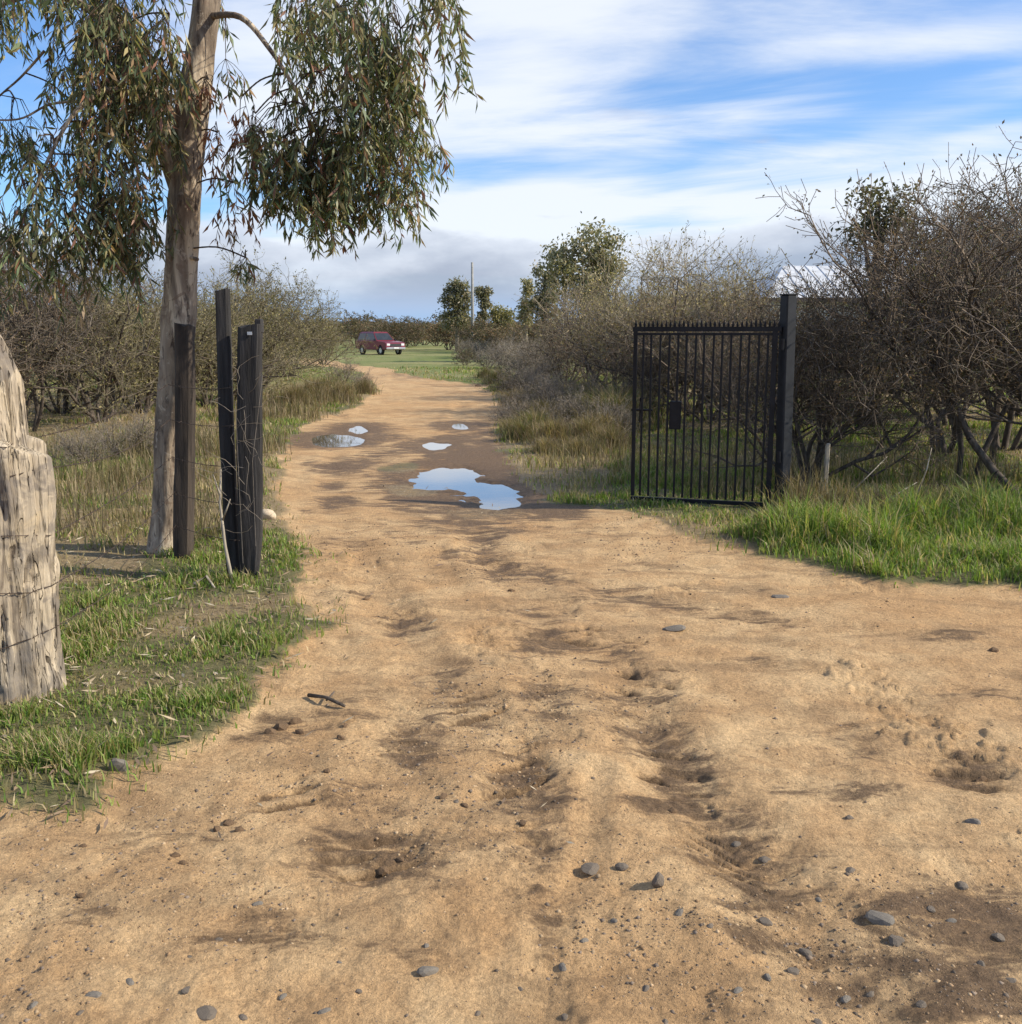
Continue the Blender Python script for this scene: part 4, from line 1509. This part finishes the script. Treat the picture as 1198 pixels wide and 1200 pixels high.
def build_grass():
    N = 950000
    th = RNG.uniform(-R(40), R(40), N)
    u = RNG.random(N)
    r = 2.9 * (48 / 2.9) ** (u ** 1.25)
    x, y = np.sin(th) * r, np.cos(th) * r
    h0, grass, damp_shade, lush, sd = fields(x, y)
    gx, gy = on(916, 600).xy
    right = sstep(1.0, 2.4, x) * sstep(10.2, 8.6, y)
    right = right * sstep(.1, .75, poly_sd(x, y, [(gx + .5, gy + .6), (gx + .35, gy - .35), (.6, 8.9), (.6, 11)]) * -1)
    tuft = fbm(x * 3.3, y * 3.3, 3, 201)
    dens = sstep(.66, .9, grass) * (.30 + .70 * sstep(-.25, .3, tuft + .5 * right))
    dens = dens * (1 - .72 * (1 - lush) * (1 - right)) * (1 - .35 * (1 - right) * sstep(9, 6, y))
    dens = dens * (1 - .8 * right * sstep(-.5, -.05, sd) * sstep(.25, -.25, tuft))
    # a little bleached growth creeping out over the edge of the dirt
    dens = np.maximum(dens, .05 * sstep(.1, .4, grass) * (sd < .25))
    # bare patch at the foot of the gum
    bp = on(150, 664)
    dens = dens * sstep(.12, .34, np.hypot((x - bp.x) / 1.5, y - bp.y) + .12 * fbm(x * 4, y * 4, 2, 210))
    keep = RNG.random(N) < dens
    x, y, h0, r, lush, right, grass, tuft, sd = [a[keep] for a in (x, y, h0, r, lush, right, grass, tuft, sd)]
    n = len(x)
    edge = sstep(0, .7, -sd)
    hgt = (.02 + .035 * RNG.random(n) + .045 * sstep(.1, .5, tuft)) * (1 + .35 * sstep(8, 14, y))
    big2 = sstep(-.4, .4, fbm(x * 1.6, y * 1.6, 3, 209))
    hr = (.07 + .22 * RNG.random(n)) * (.40 + .75 * big2) * (.35 + .65 * edge) * (1 + .6 * sstep(-.1, .5, tuft))
    big = sstep(-.35, .45, fbm(x * .9, y * .9, 3, 207))
    hgt = hgt * (.55 + .75 * big) * (1 + .9 * np.exp(-((x - 1.1) / 1.3) ** 2 - ((y - 11) / 1.3) ** 2))
    hgt = hgt * (1 - right) + hr * right
    far = sstep(12, 40, r)
    hgt = hgt * (1 + .2 * far)
    w = (.0030 + .0022 * RNG.random(n)) * (1 + r / 6)
    dry = RNG.random(n) < (.72 - .52 * lush) * (1 - .75 * right) + .12 * sstep(9, 15, y) * (1 - right) + .07 * right
    col = np.where(dry[:, None], G_STRAW[RNG.integers(0, 4, n)], G_GREEN[RNG.integers(0, 5, n)]) * RNG.uniform(.7, 1.2, (n, 1))
    hgt = np.where(dry, hgt * 1.25, hgt)
    bend = hgt * RNG.uniform(.1, .9, n)
    V, F_, C = blades(x, y, h0 - .006, hgt, w, bend, RNG.uniform(0, 6.28, n), col)
    o = link("grass", mesh_np("grass", V, F_, C), M_GRASS)
    tag(o, "short green grass and dry straw covering the verges", "grass", kind="stuff")
    return n


NG = build_grass()


def build_litter():
    rng = np.random.default_rng(15)
    N = 9000
    th = rng.uniform(-R(38), R(4), N)
    r = 3.0 * (11 / 3.0) ** rng.random(N)
    x, y = np.sin(th) * r, np.cos(th) * r
    h, grass, damp_shade, lush, sd = fields(x, y)
    tree = np.exp(-np.hypot(x + 2.4, y - 6.5) / 2.2)
    k = rng.random(N) < np.where(grass > .4, .12 + .75 * tree, .006 + .04 * tree)
    x, y, h = x[k], y[k], h[k]
    n = len(x)
    a = rng.uniform(0, 6.28, n)
    D = np.stack([np.cos(a), np.sin(a), rng.normal(0, .25, n)], 1)
    L = rng.uniform(.03, .09, n)
    S = np.stack([-np.sin(a), np.cos(a), rng.normal(0, .35, n)], 1)
    W_ = L * rng.uniform(.12, .2, n)
    P = np.stack([x, y, h + rng.uniform(.006, .03, n)], 1)
    V = np.stack([P, P + D * (L * .45)[:, None] + S * (W_ * .5)[:, None], P + D * L[:, None], P + D * (L * .45)[:, None] - S * (W_ * .5)[:, None]], 1)
    pal = np.array([[.42, .33, .21], [.30, .21, .13], [.52, .44, .31], [.22, .15, .10]])
    C = np.repeat(pal[rng.integers(0, 4, n)] * rng.uniform(.7, 1.2, (n, 1)), 4, 0)
    tag(link("leaf_litter", mesh_np("leaf_litter", V.reshape(-1, 3), np.arange(n * 4).reshape(-1, 4), C), M_TWIG),
        "fallen dry leaves scattered under the gum tree", "leaf litter", kind="stuff")


build_litter()


def build_straw(name, spots, label, cols, seed):
    """thin dry stalks standing above the grass"""
    rng = np.random.default_rng(seed)
    X, Y_, H_ = [], [], []
    for px, D, rad, n, hh in spots:
        p = atD(px, D)
        a, q = rng.uniform(0, 6.28, n), np.sqrt(rng.random(n)) * rad
        X.append(p.x + np.cos(a) * q)
        Y_.append(p.y + np.sin(a) * q * .8)
        H_.append(rng.uniform(.45, 1.1, n) * hh)
    X, Y_, H_ = np.concatenate(X), np.concatenate(Y_), np.concatenate(H_)
    z, grass = fields(X, Y_)[:2]
    k = grass > .5
    X, Y_, H_, z = X[k], Y_[k], H_[k], z[k]
    n = len(X)
    col = cols[rng.integers(0, len(cols), n)] * rng.uniform(.7, 1.2, (n, 1))
    V, F_, C = blades(X, Y_, z - .01, H_, .003 + .0005 * Y_ * rng.uniform(.6, 1.2, n), H_ * rng.uniform(.05, .7, n), rng.uniform(0, 6.28, n), col)
    tag(link(name, mesh_np(name, V, F_, C), M_GRASS), label, "grass", kind="stuff")


S2 = np.array([[.30, .23, .14], [.23, .17, .10], [.38, .30, .19], [.17, .135, .08], [.15, .15, .06]])
build_straw("dry_stalks", [(110, 10.5, 1.0, 500, .35), (60, 9.3, .7, 300, .3), (170, 11, .9, 500, .38), (130, 13.5, 1.6, 900, .45), (225, 9.5, .5, 200, .3),
                           (255, 14, 1.5, 900, .5), (100, 8.3, .7, 350, .3), (330, 20, 1.5, 800, .5), (350, 24, 1.5, 700, .5), (240, 7.9, .4, 260, .4)],
            "dry straw stalks standing in the grass left of the track", S2, 5)
build_straw("dry_stalks", [(1000, 8.8, .5, 420, .34), (965, 9.2, .3, 240, .45), (1060, 9.0, .5, 260, .38), (940, 9.1, .25, 120, .4), (1130, 9.2, .5, 200, .35),
                           (880, 10.2, .6, 300, .3), (1050, 11.5, 1.5, 900, .4), (780, 12.5, 1.6, 900, .35)],
            "dry straw stalks standing in the grass by the gate post", S2, 6)


def clump_mesh(seed, green):
    rng = np.random.default_rng(seed)
    n = 900
    a, q = rng.uniform(0, 6.28, n), np.abs(rng.normal(0, .30, n))
    X, Y_ = np.cos(a) * q, np.sin(a) * q
    H_ = rng.uniform(.4, 1.0, n) * (1.0 - .5 * np.minimum(q, .9))
    cols = np.concatenate([S2 * 1.1, np.array([[.15, .18, .06]] * green)]) if green else S2 * np.array([1.15, 1.12, 1.15])
    col = cols[rng.integers(0, len(cols), n)] * rng.uniform(.7, 1.2, (n, 1))
    V, F_, C = blades(X, Y_, X * 0 - .02, H_, np.full(n, .016) * rng.uniform(.5, 1.2, n), H_ * rng.uniform(.1, .8, n), rng.uniform(0, 6.28, n), col)
    return mesh_np("dry_grass_clump", V, F_, C)


CM = [clump_mesh(1, 0), clump_mesh(2, 1), clump_mesh(3, 0)]
rr = random.Random(9)
for px, D, s in [(612, 15.6, .62), (628, 16.5, .8), (650, 15.0, .7), (668, 17.2, .8), (690, 15.2, .75), (712, 15.8, .8), (640, 18.5, .9), (700, 18.6, 1.25),
                 (722, 17.2, 1.3), (735, 19.0, 1.4), (672, 20, 1.0), (615, 19.5, .7), (628, 22, .9), (606, 23.5, .8), (655, 23, 1.0), (690, 22.5, 1.2),
                 (600, 17.0, .5), (595, 30, .9), (583, 34, .9), (570, 38, .8), (720, 14.0, .7), (680, 13.4, .5), (640, 13.6, .45)]:
    o = link("dry_grass_clump", rr.choice(CM), M_GRASS)
    o.location = atD(px, D)
    o.scale = (s * .95, s * .95, s * .72)
    o.rotation_euler = (0, 0, rr.uniform(0, 6))
    tag(o, "clump of tall tan dry grass between the track and the gate", "grass clump", "dry grass clumps right of the track")
for px, D, s in [(385, 26, .8), (400, 25, .7), (365, 25.5, .8), (345, 23, .7), (425, 28, .6)]:
    o = link("dry_grass_clump", rr.choice(CM), M_GRASS)
    o.location = atD(px, D)
    o.scale = (s, s, s)
    o.rotation_euler = (0, 0, rr.uniform(0, 6))
    tag(o, "clump of tan dry grass at the foot of the left shrubs", "grass clump", "dry grass clumps left of the track")

# ================================================================== FAR OBJECTS
def build_pole():
    p = atD(554, 92)
    t = thing("utility_pole", p, "slim grey utility pole rising above the distant trees", "pole")
    MB().tube([(0, 0, -.2), (0, 0, 4), (0, 0, 7.75)], [.15, .13, .10], 10).build("shaft", M_POLE, t, True)
    MB().tube([(0, 0, 7.3), (0, -.12, 7.3)], .04, 6).build("insulator", M_POLE, t)


build_pole()


def build_car():
    p = on(446, 416.0)
    t = thing("parked_car", p, "dark maroon off road car parked at the end of the track", "car", rz=math.atan2(-math.cos(R(40)), math.sin(R(40))))
    hw = .87
    prof = [(-2.25, .52), (-2.27, .95), (-2.2, 1.08), (.75, 1.10), (.95, 1.09), (1.95, 1.0), (2.16, .92), (2.2, .55), (2.05, .42), (1.75, .40), (1.70, .60), (1.5, .78), (1.3, .78), (1.1, .60), (1.05, .40),
            (-.98, .40), (-1.03, .60), (-1.23, .78), (-1.43, .78), (-1.63, .60), (-1.68, .42), (-2.1, .46)]
    n = len(prof)
    mb = MB()
    rings = []
    for y, k in ((-hw, .0), (hw, .0)):
        rings.append([(x, y, z) for x, z in prof])
    cx, cz = 0, .78
    ins = lambda y: [(x * .985, y, cz + (z - cz) * .94) for x, z in prof]
    P = ins(-hw - .035) + rings[0] + rings[1] + ins(hw + .035)
    fs = [tuple(range(n)), tuple(range(4 * n - 1, 3 * n - 1, -1))]
    for r_ in range(3):
        for i in range(n):
            j = (i + 1) % n
            fs.append((r_ * n + j, r_ * n + i, (r_ + 1) * n + i, (r_ + 1) * n + j))
    mb.poly(P, fs)
    mb.build("body", M_CARPAINT, t)
    # cabin
    b = [(-2.1, 1.09), (.80, 1.09)]
    tp = [(-1.85, 1.74), (.10, 1.74)]
    w0, w1 = .83, .66
    c = MB()
    c.poly([(b[0][0], -w0, b[0][1]), (b[1][0], -w0, b[1][1]), (b[1][0], w0, b[1][1]), (b[0][0], w0, b[0][1]),
            (tp[0][0], -w1, tp[0][1]), (tp[1][0], -w1, tp[1][1]), (tp[1][0], w1, tp[1][1]), (tp[0][0], w1, tp[0][1]),
            (-1.75, -w1 + .1, 1.79), (.0, -w1 + .1, 1.79), (.0, w1 - .1, 1.79), (-1.75, w1 - .1, 1.79)],
           [(0, 1, 5, 4), (1, 2, 6, 5), (2, 3, 7, 6), (3, 0, 4, 7), (4, 5, 9, 8), (5, 6, 10, 9), (6, 7, 11, 10), (7, 4, 8, 11), (8, 9, 10, 11)])
    c.build("cabin", M_CARPAINT, t)

    def pane(name, q, mat):
        q = [Vector(v) for v in q]
        nrm = (q[1] - q[0]).cross(q[3] - q[0]).normalized()
        m = MB()
        m.poly([v + nrm * .012 for v in q] + [v - nrm * .01 for v in q], [(0, 1, 2, 3), (7, 6, 5, 4), (0, 4, 5, 1), (1, 5, 6, 2), (2, 6, 7, 3), (3, 7, 4, 0)])
        return m.build(name, mat, t)

    def side(x, z, s):
        u = (z - 1.09) / .65
        return (x, s * (w0 + (w1 - w0) * u), z)
    for s in (-1, 1):
        for xa, xb, xc, xd in ((-.85, .60, .12, -.82), (-1.95, -.95, -.92, -1.80)):
            q = [side(xa, 1.15, s), side(xb, 1.15, s), side(xc, 1.66, s), side(xd, 1.66, s)]
            pane("side_window", q if s < 0 else q[::-1], M_GLASS)
        m = MB().quad_box((.70, s * .95, 1.17), (.12, .16, .13), None, .02).build("wing_mirror", M_BLACK, t)
    f = lambda u, y: (b[1][0] + (tp[1][0] - b[1][0]) * u, y * (w0 + (w1 - w0) * u), 1.09 + .65 * u)
    pane("windscreen", [f(.08, -.93), f(.08, .93), f(.9, .92), f(.9, -.92)], M_GLASS)
    pane("grille", [(2.215, -.5, .66), (2.215, .5, .66), (2.185, .5, .86), (2.185, -.5, .86)], M_BLACK)
    for y in (-.66, .66):
        MB().quad_box((2.165, y, .80), (.08, .30, .17), None, .02).build("headlight", M_LAMP, t)
    MB().quad_box((2.2, 0, .52), (.16, 1.74, .17), None, .03).build("front_bumper", M_CHROME, t)
    MB().quad_box((2.292, 0, .55), (.012, .42, .11)).build("number_plate", M_LAMP, t)
    MB().quad_box((-2.26, 0, .55), (.14, 1.7, .16), None, .03).build("rear_bumper", M_BLACK, t)
    wheel = None
    for x in (1.38, -1.33):
        for y in (-.80, .80):
            w = MB()
            prof2 = [(.20, -.10), (.32, -.11), (.36, -.08), (.36, .08), (.32, .11), (.20, .10)]
            k = 20
            V = [(math.cos(2 * math.pi * i / k) * r_, yy, math.sin(2 * math.pi * i / k) * r_) for r_, yy in prof2 for i in range(k)]
            fs = [(a * k + i, a * k + (i + 1) % k, (a + 1) % 6 * k + (i + 1) % k, (a + 1) % 6 * k + i) for a in range(6) for i in range(k)]
            w.poly(V, fs)
            o = w.build("tyre", M_TYRE, t, True)
            o.location = (x, y, .36)
            rm = MB().tube([(0, -.085, 0), (0, .085, 0)], .205, 14).build("rim", M_CHROME, o)


build_car()


def build_house():
    # the low pale house half hidden by the thicket
    D = 38
    x0, x1 = at(893, 392, D).x, at(1120, 392, D).x
    z = hz((x0 + x1) / 2, D)
    t = thing("house", ((x0 + x1) / 2, D, z), "low pale house with light grey roof half hidden behind the thicket", "house")
    hl, wd, eh, rh = (x1 - x0) / 2, 3.2, 2.85, 4.25
    m = MB()
    m.poly([(-hl + .4, 0, -.1), (hl - .4, 0, -.1), (hl - .4, 2 * wd, -.1), (-hl + .4, 2 * wd, -.1),
            (-hl + .4, 0, eh), (hl - .4, 0, eh), (hl - .4, 2 * wd, eh), (-hl + .4, 2 * wd, eh)],
           [(0, 1, 5, 4), (1, 2, 6, 5), (2, 3, 7, 6), (3, 0, 4, 7), (4, 5, 6, 7)])
    m.build("wall", M_WALLP, t)
    # hipped roof in ribbed sheets
    A, B, C_, D_ = Vector((-hl, -.5, eh + .05)), Vector((hl, -.5, eh + .05)), Vector((hl, 2 * wd + .5, eh + .05)), Vector((-hl, 2 * wd + .5, eh + .05))
    e, f = Vector((-hl + 1.5, wd, rh)), Vector((hl - 1.5, wd, rh))
    rf = MB().poly([A, B, C_, D_, e, f], [(0, 1, 5, 4), (1, 2, 5), (2, 3, 4, 5), (3, 0, 4), (3, 2, 1, 0)]).build("roof", M_ROOF, t)
    n = int(2 * hl / .45)
    for i in range(n + 1):
        x = -hl + 2 * hl * i / n
        u = min(1, (x + hl) / 1.5, (hl - x) / 1.5)
        if u < .05:
            continue
        p0 = Vector((x, -.5, eh + .06))
        p1 = Vector((x, -.5 + (wd + .5) * u, eh + .06 + (rh - eh - .05) * u))
        MB().tube([p0, p1], .03, 4).build("rib", M_ROOF, rf)
    MB().quad_box((0, -.52, eh - .03), (2 * hl, .05, .14)).build("fascia", M_TRIM, t)
    for x in (-hl * .45, hl * .15, hl * .62):
        w = MB().quad_box((x, -.03, 1.55), (1.2, .06, 1.15)).build("window", M_TRIM, t)
        MB().quad_box((x, -.065, 1.55), (1.05, .02, 1.0)).build("pane", M_GLASS, w)
    MB().quad_box((-hl * .12, -.03, 1.0), (.95, .06, 2.0)).build("door", M_TRIM, t)


build_house()

# ================================================================== SMALL THINGS
def rock_mesh(name, seed, sub=2, rough=.35, flat=.6):
    import bmesh
    bm = bmesh.new()
    bmesh.ops.create_icosphere(bm, subdivisions=sub, radius=1)
    rnd = random.Random(seed)
    # chop with random planes so that it has flat facets
    planes = [(Vector((rnd.gauss(0, 1), rnd.gauss(0, 1), rnd.gauss(0, 1))).normalized(), rnd.uniform(.55, .9)) for _ in range(9)]
    for v in bm.verts:
        p = v.co.copy()
        for nrm, d in planes:
            k = p.dot(nrm)
            if k > d:
                p -= nrm * (k - d) * .9
        p *= 1 + rough * .25 * float(fbm(p.x * 1.7 + seed, p.y * 1.7 + p.z * 1.3, 3, seed))
        v.co = Vector((p.x, p.y * .78, p.z * flat))
    me = bpy.data.meshes.new(name)
    bm.to_mesh(me)
    bm.free()
    return me


PEB = [rock_mesh("stone", s, 2) for s in range(6)]
for m_, mt in zip(PEB, [M_STONE, M_STONE2, M_STONE, M_STONE2, M_STONE, M_STONE]):
    m_.materials.append(mt)


def put_rock(me, px, py, wpx, name, label, cat, group=None, sink=.35, rz=None, zs=1.0):
    p = on(px, py)
    d = math.sqrt(p.x ** 2 + p.y ** 2 + CAM_H ** 2)
    s = wpx / 2 * d / F_PX
    o = link(name, me, None)
    o.scale = (s, s, s * zs)
    o.location = p + Vector((0, 0, s * (.5 - sink) * .6 * zs))
    o.rotation_euler = (random.uniform(-.25, .25), random.uniform(-.25, .25), random.uniform(0, 6.28) if rz is None else rz)
    tag(o, label, cat, group)
    return o


SG = "grey pebbles pressed into the sandy road"
SLAB = "small grey pebble pressed into the sandy road"
for px, py, w in [(110, 1170, 20), (219, 1168, 17), (152, 1152, 15), (285, 1190, 13), (332, 1165, 12), (380, 1187, 18), (500, 1105, 13), (398, 1126, 10),
                  (95, 1192, 12), (222, 1123, 9), (257, 1101, 12), (302, 1060, 14), (797, 1071, 16), (863, 981, 13), (897, 1000, 16), (898, 1072, 20),
                  (945, 1105, 18), (997, 1025, 16), (1052, 1102, 26), (1127, 1036, 20), (660, 1127, 14), (662, 1182, 14), (757, 1151, 13), (865, 1162, 15),
                  (995, 960, 15), (1140, 968, 18), (1022, 1157, 14), (992, 1160, 15), (930, 1130, 20), (900, 1145, 14), (1170, 1100, 18), (1090, 1067, 14),
                  (1115, 1080, 13), (832, 1092, 10), (685, 1097, 12), (850, 1078, 9), (420, 1165, 12), (560, 1180, 12), (610, 1150, 9), (1080, 1180, 16),
                  (1185, 1150, 15), (960, 1190, 14), (780, 1185, 11), (1150, 1130, 12), (40, 1182, 12), (720, 1075, 10), (535, 942, 9), (960, 1050, 10)]:
    put_rock(random.choice(PEB), px, py, w * .95, "pebble", SLAB, "pebble", SG, random.uniform(.55, .95))
put_rock(PEB[1], 502, 1139, 28, "stone", "flat blue grey stone lying edge up on bare pale sand", "stone", None, .3, .6, .7)
put_rock(PEB[0], 694, 1013, 29, "stone", "largest flat grey stone at the head of a small washed out gully", "stone", None, .35, .5, .6)
put_rock(PEB[2], 729, 1016, 18, "stone", "dark grey stone next to the flat gully stone", "stone", None, .35)
put_rock(PEB[3], 1032, 1081, 32, "stone", "long oval slate grey stone among brown gravel", "stone", None, .35, -.5, .6)
o = put_rock(PEB[4], 771, 1040, 26, "stone", "narrow upright stone stuck on end in the sand", "stone", None, .0, 0, 1.3)
o.scale.x *= .55
put_rock(PEB[5], 242, 1190, 27, "stone", "broad dark grey stone half buried in pale sand", "stone", None, .4, 0, .6)
pr = rock_mesh("boulder", 41, 3, .2, .8)
pr.materials.append(M_PALEROCK)
for p_ in pr.polygons:
    p_.use_smooth = True
put_rock(pr, 313, 614, 25, "boulder", "smooth pale cream boulder in the grass by the black posts", "rock", None, .2)
put_rock(PEB[1], 140, 906, 22, "stone", "upright pale grey stone in the grass below the weathered post", "stone", None, .1, 0, 1.6)
put_rock(PEB[3], 790, 736, 30, "stone", "pale flat stone flush with the middle of the road", "stone", None, .46, 0, .5)
put_rock(PEB[3], 915, 699, 22, "stone", "pale flat stone flush with the road near the grassy bank", "stone", None, .46, 0, .5)
put_rock(pr, 938, 556, 9, "stone", "small white stone at the foot of the gate post", "stone", None, .1)

CLODM = [rock_mesh("clod", 60 + s, 2, 1.4, .7) for s in range(4)]
for m_ in CLODM:
    m_.materials.append(M_CLOD)
for px, py, w in [(330, 852, 22), (345, 846, 16), (318, 858, 14), (352, 856, 13), (268, 962, 16), (280, 972, 13), (255, 968, 12), (400, 868, 12), (405, 853, 10), (383, 905, 10),
                  (520, 935, 14), (545, 945, 11), (430, 700, 10), (600, 690, 9), (1150, 905, 14), (1165, 765, 12), (95, 1050, 10), (98, 990, 9), (450, 1010, 14), (470, 1000, 12),
                  (205, 1000, 12), (215, 1010, 10), (612, 965, 11), (788, 945, 12), (560, 452, 8), (575, 450, 9)]:
    put_rock(random.choice(CLODM), px, py, w, "clod", "crumbled brown clod of earth lying on the road", "clod", "clods of earth on the road", .35)


def build_gravel():
    rng = np.random.default_rng(4)
    N = 70000
    th = rng.uniform(-R(33), R(33), N)
    r = 2.05 + (9 - 2.05) * rng.random(N) ** 1.6
    x, y = np.sin(th) * r, np.cos(th) * r
    h, grass, damp_shade, lush, sd = fields(x, y)
    patch = sstep(-.1, .5, fbm(x * .9, y * .9, 3, 301) + .7 * sstep(.0, 1.0, x) * sstep(3.4, 2.5, y))
    k = (grass < .3) & (rng.random(N) < .03 + .62 * patch ** 1.6)
    x, y, h, r = x[k], y[k], h[k], r[k]
    n = len(x)
    s = (.0022 + .0055 * rng.random(n) ** 4) * (1 + .10 * r)
    # little eight sided chips
    dirs = np.array([[1, 0, 0], [0, 1, 0], [-1, 0, 0], [0, -1, 0], [0, 0, .7], [0, 0, -.7]], float)
    fc = np.array([[0, 1, 4], [1, 2, 4], [2, 3, 4], [3, 0, 4], [1, 0, 5], [2, 1, 5], [3, 2, 5], [0, 3, 5]])
    a = rng.uniform(0, 6.28, n)
    V = dirs[None] * s[:, None, None] * rng.uniform(.6, 1.4, (n, 6, 1))
    ca, sa = np.cos(a)[:, None], np.sin(a)[:, None]
    V = np.stack([V[..., 0] * ca - V[..., 1] * sa, V[..., 0] * sa + V[..., 1] * ca, V[..., 2]], -1)
    V += np.stack([x, y, h - s * .1], 1)[:, None]
    F_ = (fc[None] + (np.arange(n) * 6)[:, None, None]).reshape(-1, 3)
    pal = np.array([[.38, .25, .14], [.30, .19, .10], [.17, .13, .095], [.48, .34, .20], [.25, .19, .14]])
    C = np.repeat(pal[rng.integers(0, 5, n)] * rng.uniform(.7, 1.2, (n, 1)), 6, 0)
    tag(link("gravel", mesh_np("gravel", V.reshape(-1, 3), F_, C), M_TWIG), "fine loose gravel scattered over the sandy road", "gravel", kind="stuff")


build_gravel()


def stick(name, pts, r0, r1, mat, label, cat, side=()):
    mb = MB()
    mb.tube(pts, list(np.linspace(r0, r1, len(pts))), 6)
    for q in side:
        mb.tube(q, list(np.linspace(r0 * .5, r1 * .6, len(q))), 5)
    o = mb.build(name, mat, None, True)
    tag(o, label, cat)
    return o


p0 = on(273, 690)
stick("dead_branch", [p0, at(264, 640, p0.y + .05), at(258, 590, p0.y + .1), at(259, 550, p0.y + .15)], .014, .006, M_DEADWOOD,
      "bleached thin dead branch leaning upright beside the black posts", "branch",
      [[at(261, 610, p0.y + .08), at(270, 585, p0.y)], [at(258, 580, p0.y + .1), at(250, 556, p0.y + .15)]])
a, b, c = on(228, 694), on(243, 690), on(252, 699)
up = Vector((0, 0, .035))
stick("fallen_branch", [a + up, b + up * 1.6, c + up * .6], .011, .006, M_DEADWOOD, "short bleached bent stick lying in the grass before the posts", "branch")
a, b = on(362, 816), on(404, 831)
up = Vector((0, 0, .012))
stick("fallen_twig", [a + up, a.lerp(b, .5) + up * 2.2, b + up], .010, .007, M_DARKBARK, "short dark stick lying on the road at the edge of the grass", "branch",
      [[a.lerp(b, .5) + up, on(392, 818) + up * 3]])
# tangle of dry tendrils over the black posts
rv = random.Random(12)
mb = MB()
for k in range(26):
    py = rv.uniform(440, 640)
    p = at(rv.uniform(255, 305), py, PB.y - .085)
    pts = [p]
    d = Vector((rv.uniform(-1, 1), rv.uniform(-.1, .1), rv.uniform(-.6, .8))).normalized()
    for s in range(5):
        d = (d + Vector((rv.gauss(0, .35), rv.gauss(0, .08), rv.gauss(0, .35)))).normalized()
        q = pts[-1] + d * .05
        q.y = min(q.y, PB.y - .07)
        pts.append(q)
    mb.tube(pts, [.0013] * 5 + [.0008], 3)
mb.tube([at(285, 660, PB.y - .08), at(280, 560, PB.y - .085), at(276, 470, PB.y - .085)], .0016, 4)
mb.tube([at(300, 640, PB.y - .08), at(296, 540, PB.y - .085), at(308, 440, PB.y - .085)], .0016, 4)
o = mb.build("dry_vine", M_PALEBARK)
tag(o, "thin dry vine tangled over the front of the black posts", "vine")
# stakes and fence line right of the gate
a = on(965, 588)
t = thing("wooden_stake", a, "weathered thin wooden stake in the grass right of the gate post", "stake")
warped_post("shaft", M_DEADWOOD, t, .045, .04, .52, 2.2, .1, (.03, 0), .005, 10)
a = atD(1176, 12.2)
t = thing("fence_stake", a, "slim dark fence stake standing among the thorn trees", "stake")
warped_post("shaft", M_DARKBARK, t, .07, .06, 1.5, 4.2, .1, (.0, 0), .006, 14)
for z, nm in ((1.05, "upper"), (.6, "lower")):
    pts = []
    for k in range(15):
        u = k / 14
        x = a.x - 3.2 + 7.0 * u
        pts.append((x, a.y - .04 + .25 * (u - .457), a.z + z + .03 * math.sin(9 * u)))
    tag(MB().tube(pts, .003, 4).build("fence_wire", M_WIRE), f"{nm} plain fence wire strung through the thorn trees", "wire")
# bleached fallen branches in the right-hand grass
for i, (q0, q1, D) in enumerate([((1000, 575), (1040, 535), 9.4), ((1075, 580), (1092, 525), 9.2), ((1035, 590), (1075, 565), 8.9)]):
    A_, B_ = at(*q0, D), at(*q1, D + .2)
    A_.z = max(A_.z, hz(A_.x, A_.y) - .02)
    stick("dead_branch", [A_, A_.lerp(B_, .5) + Vector((.02, 0, .02)), B_], .007, .003, M_DEADWOOD,
          ["bleached twig sloping out of the grass beside the gate post", "bleached upright twig in the grass before the forked thorn tree", "low bleached twig lying over the tall green grass"][i], "branch")
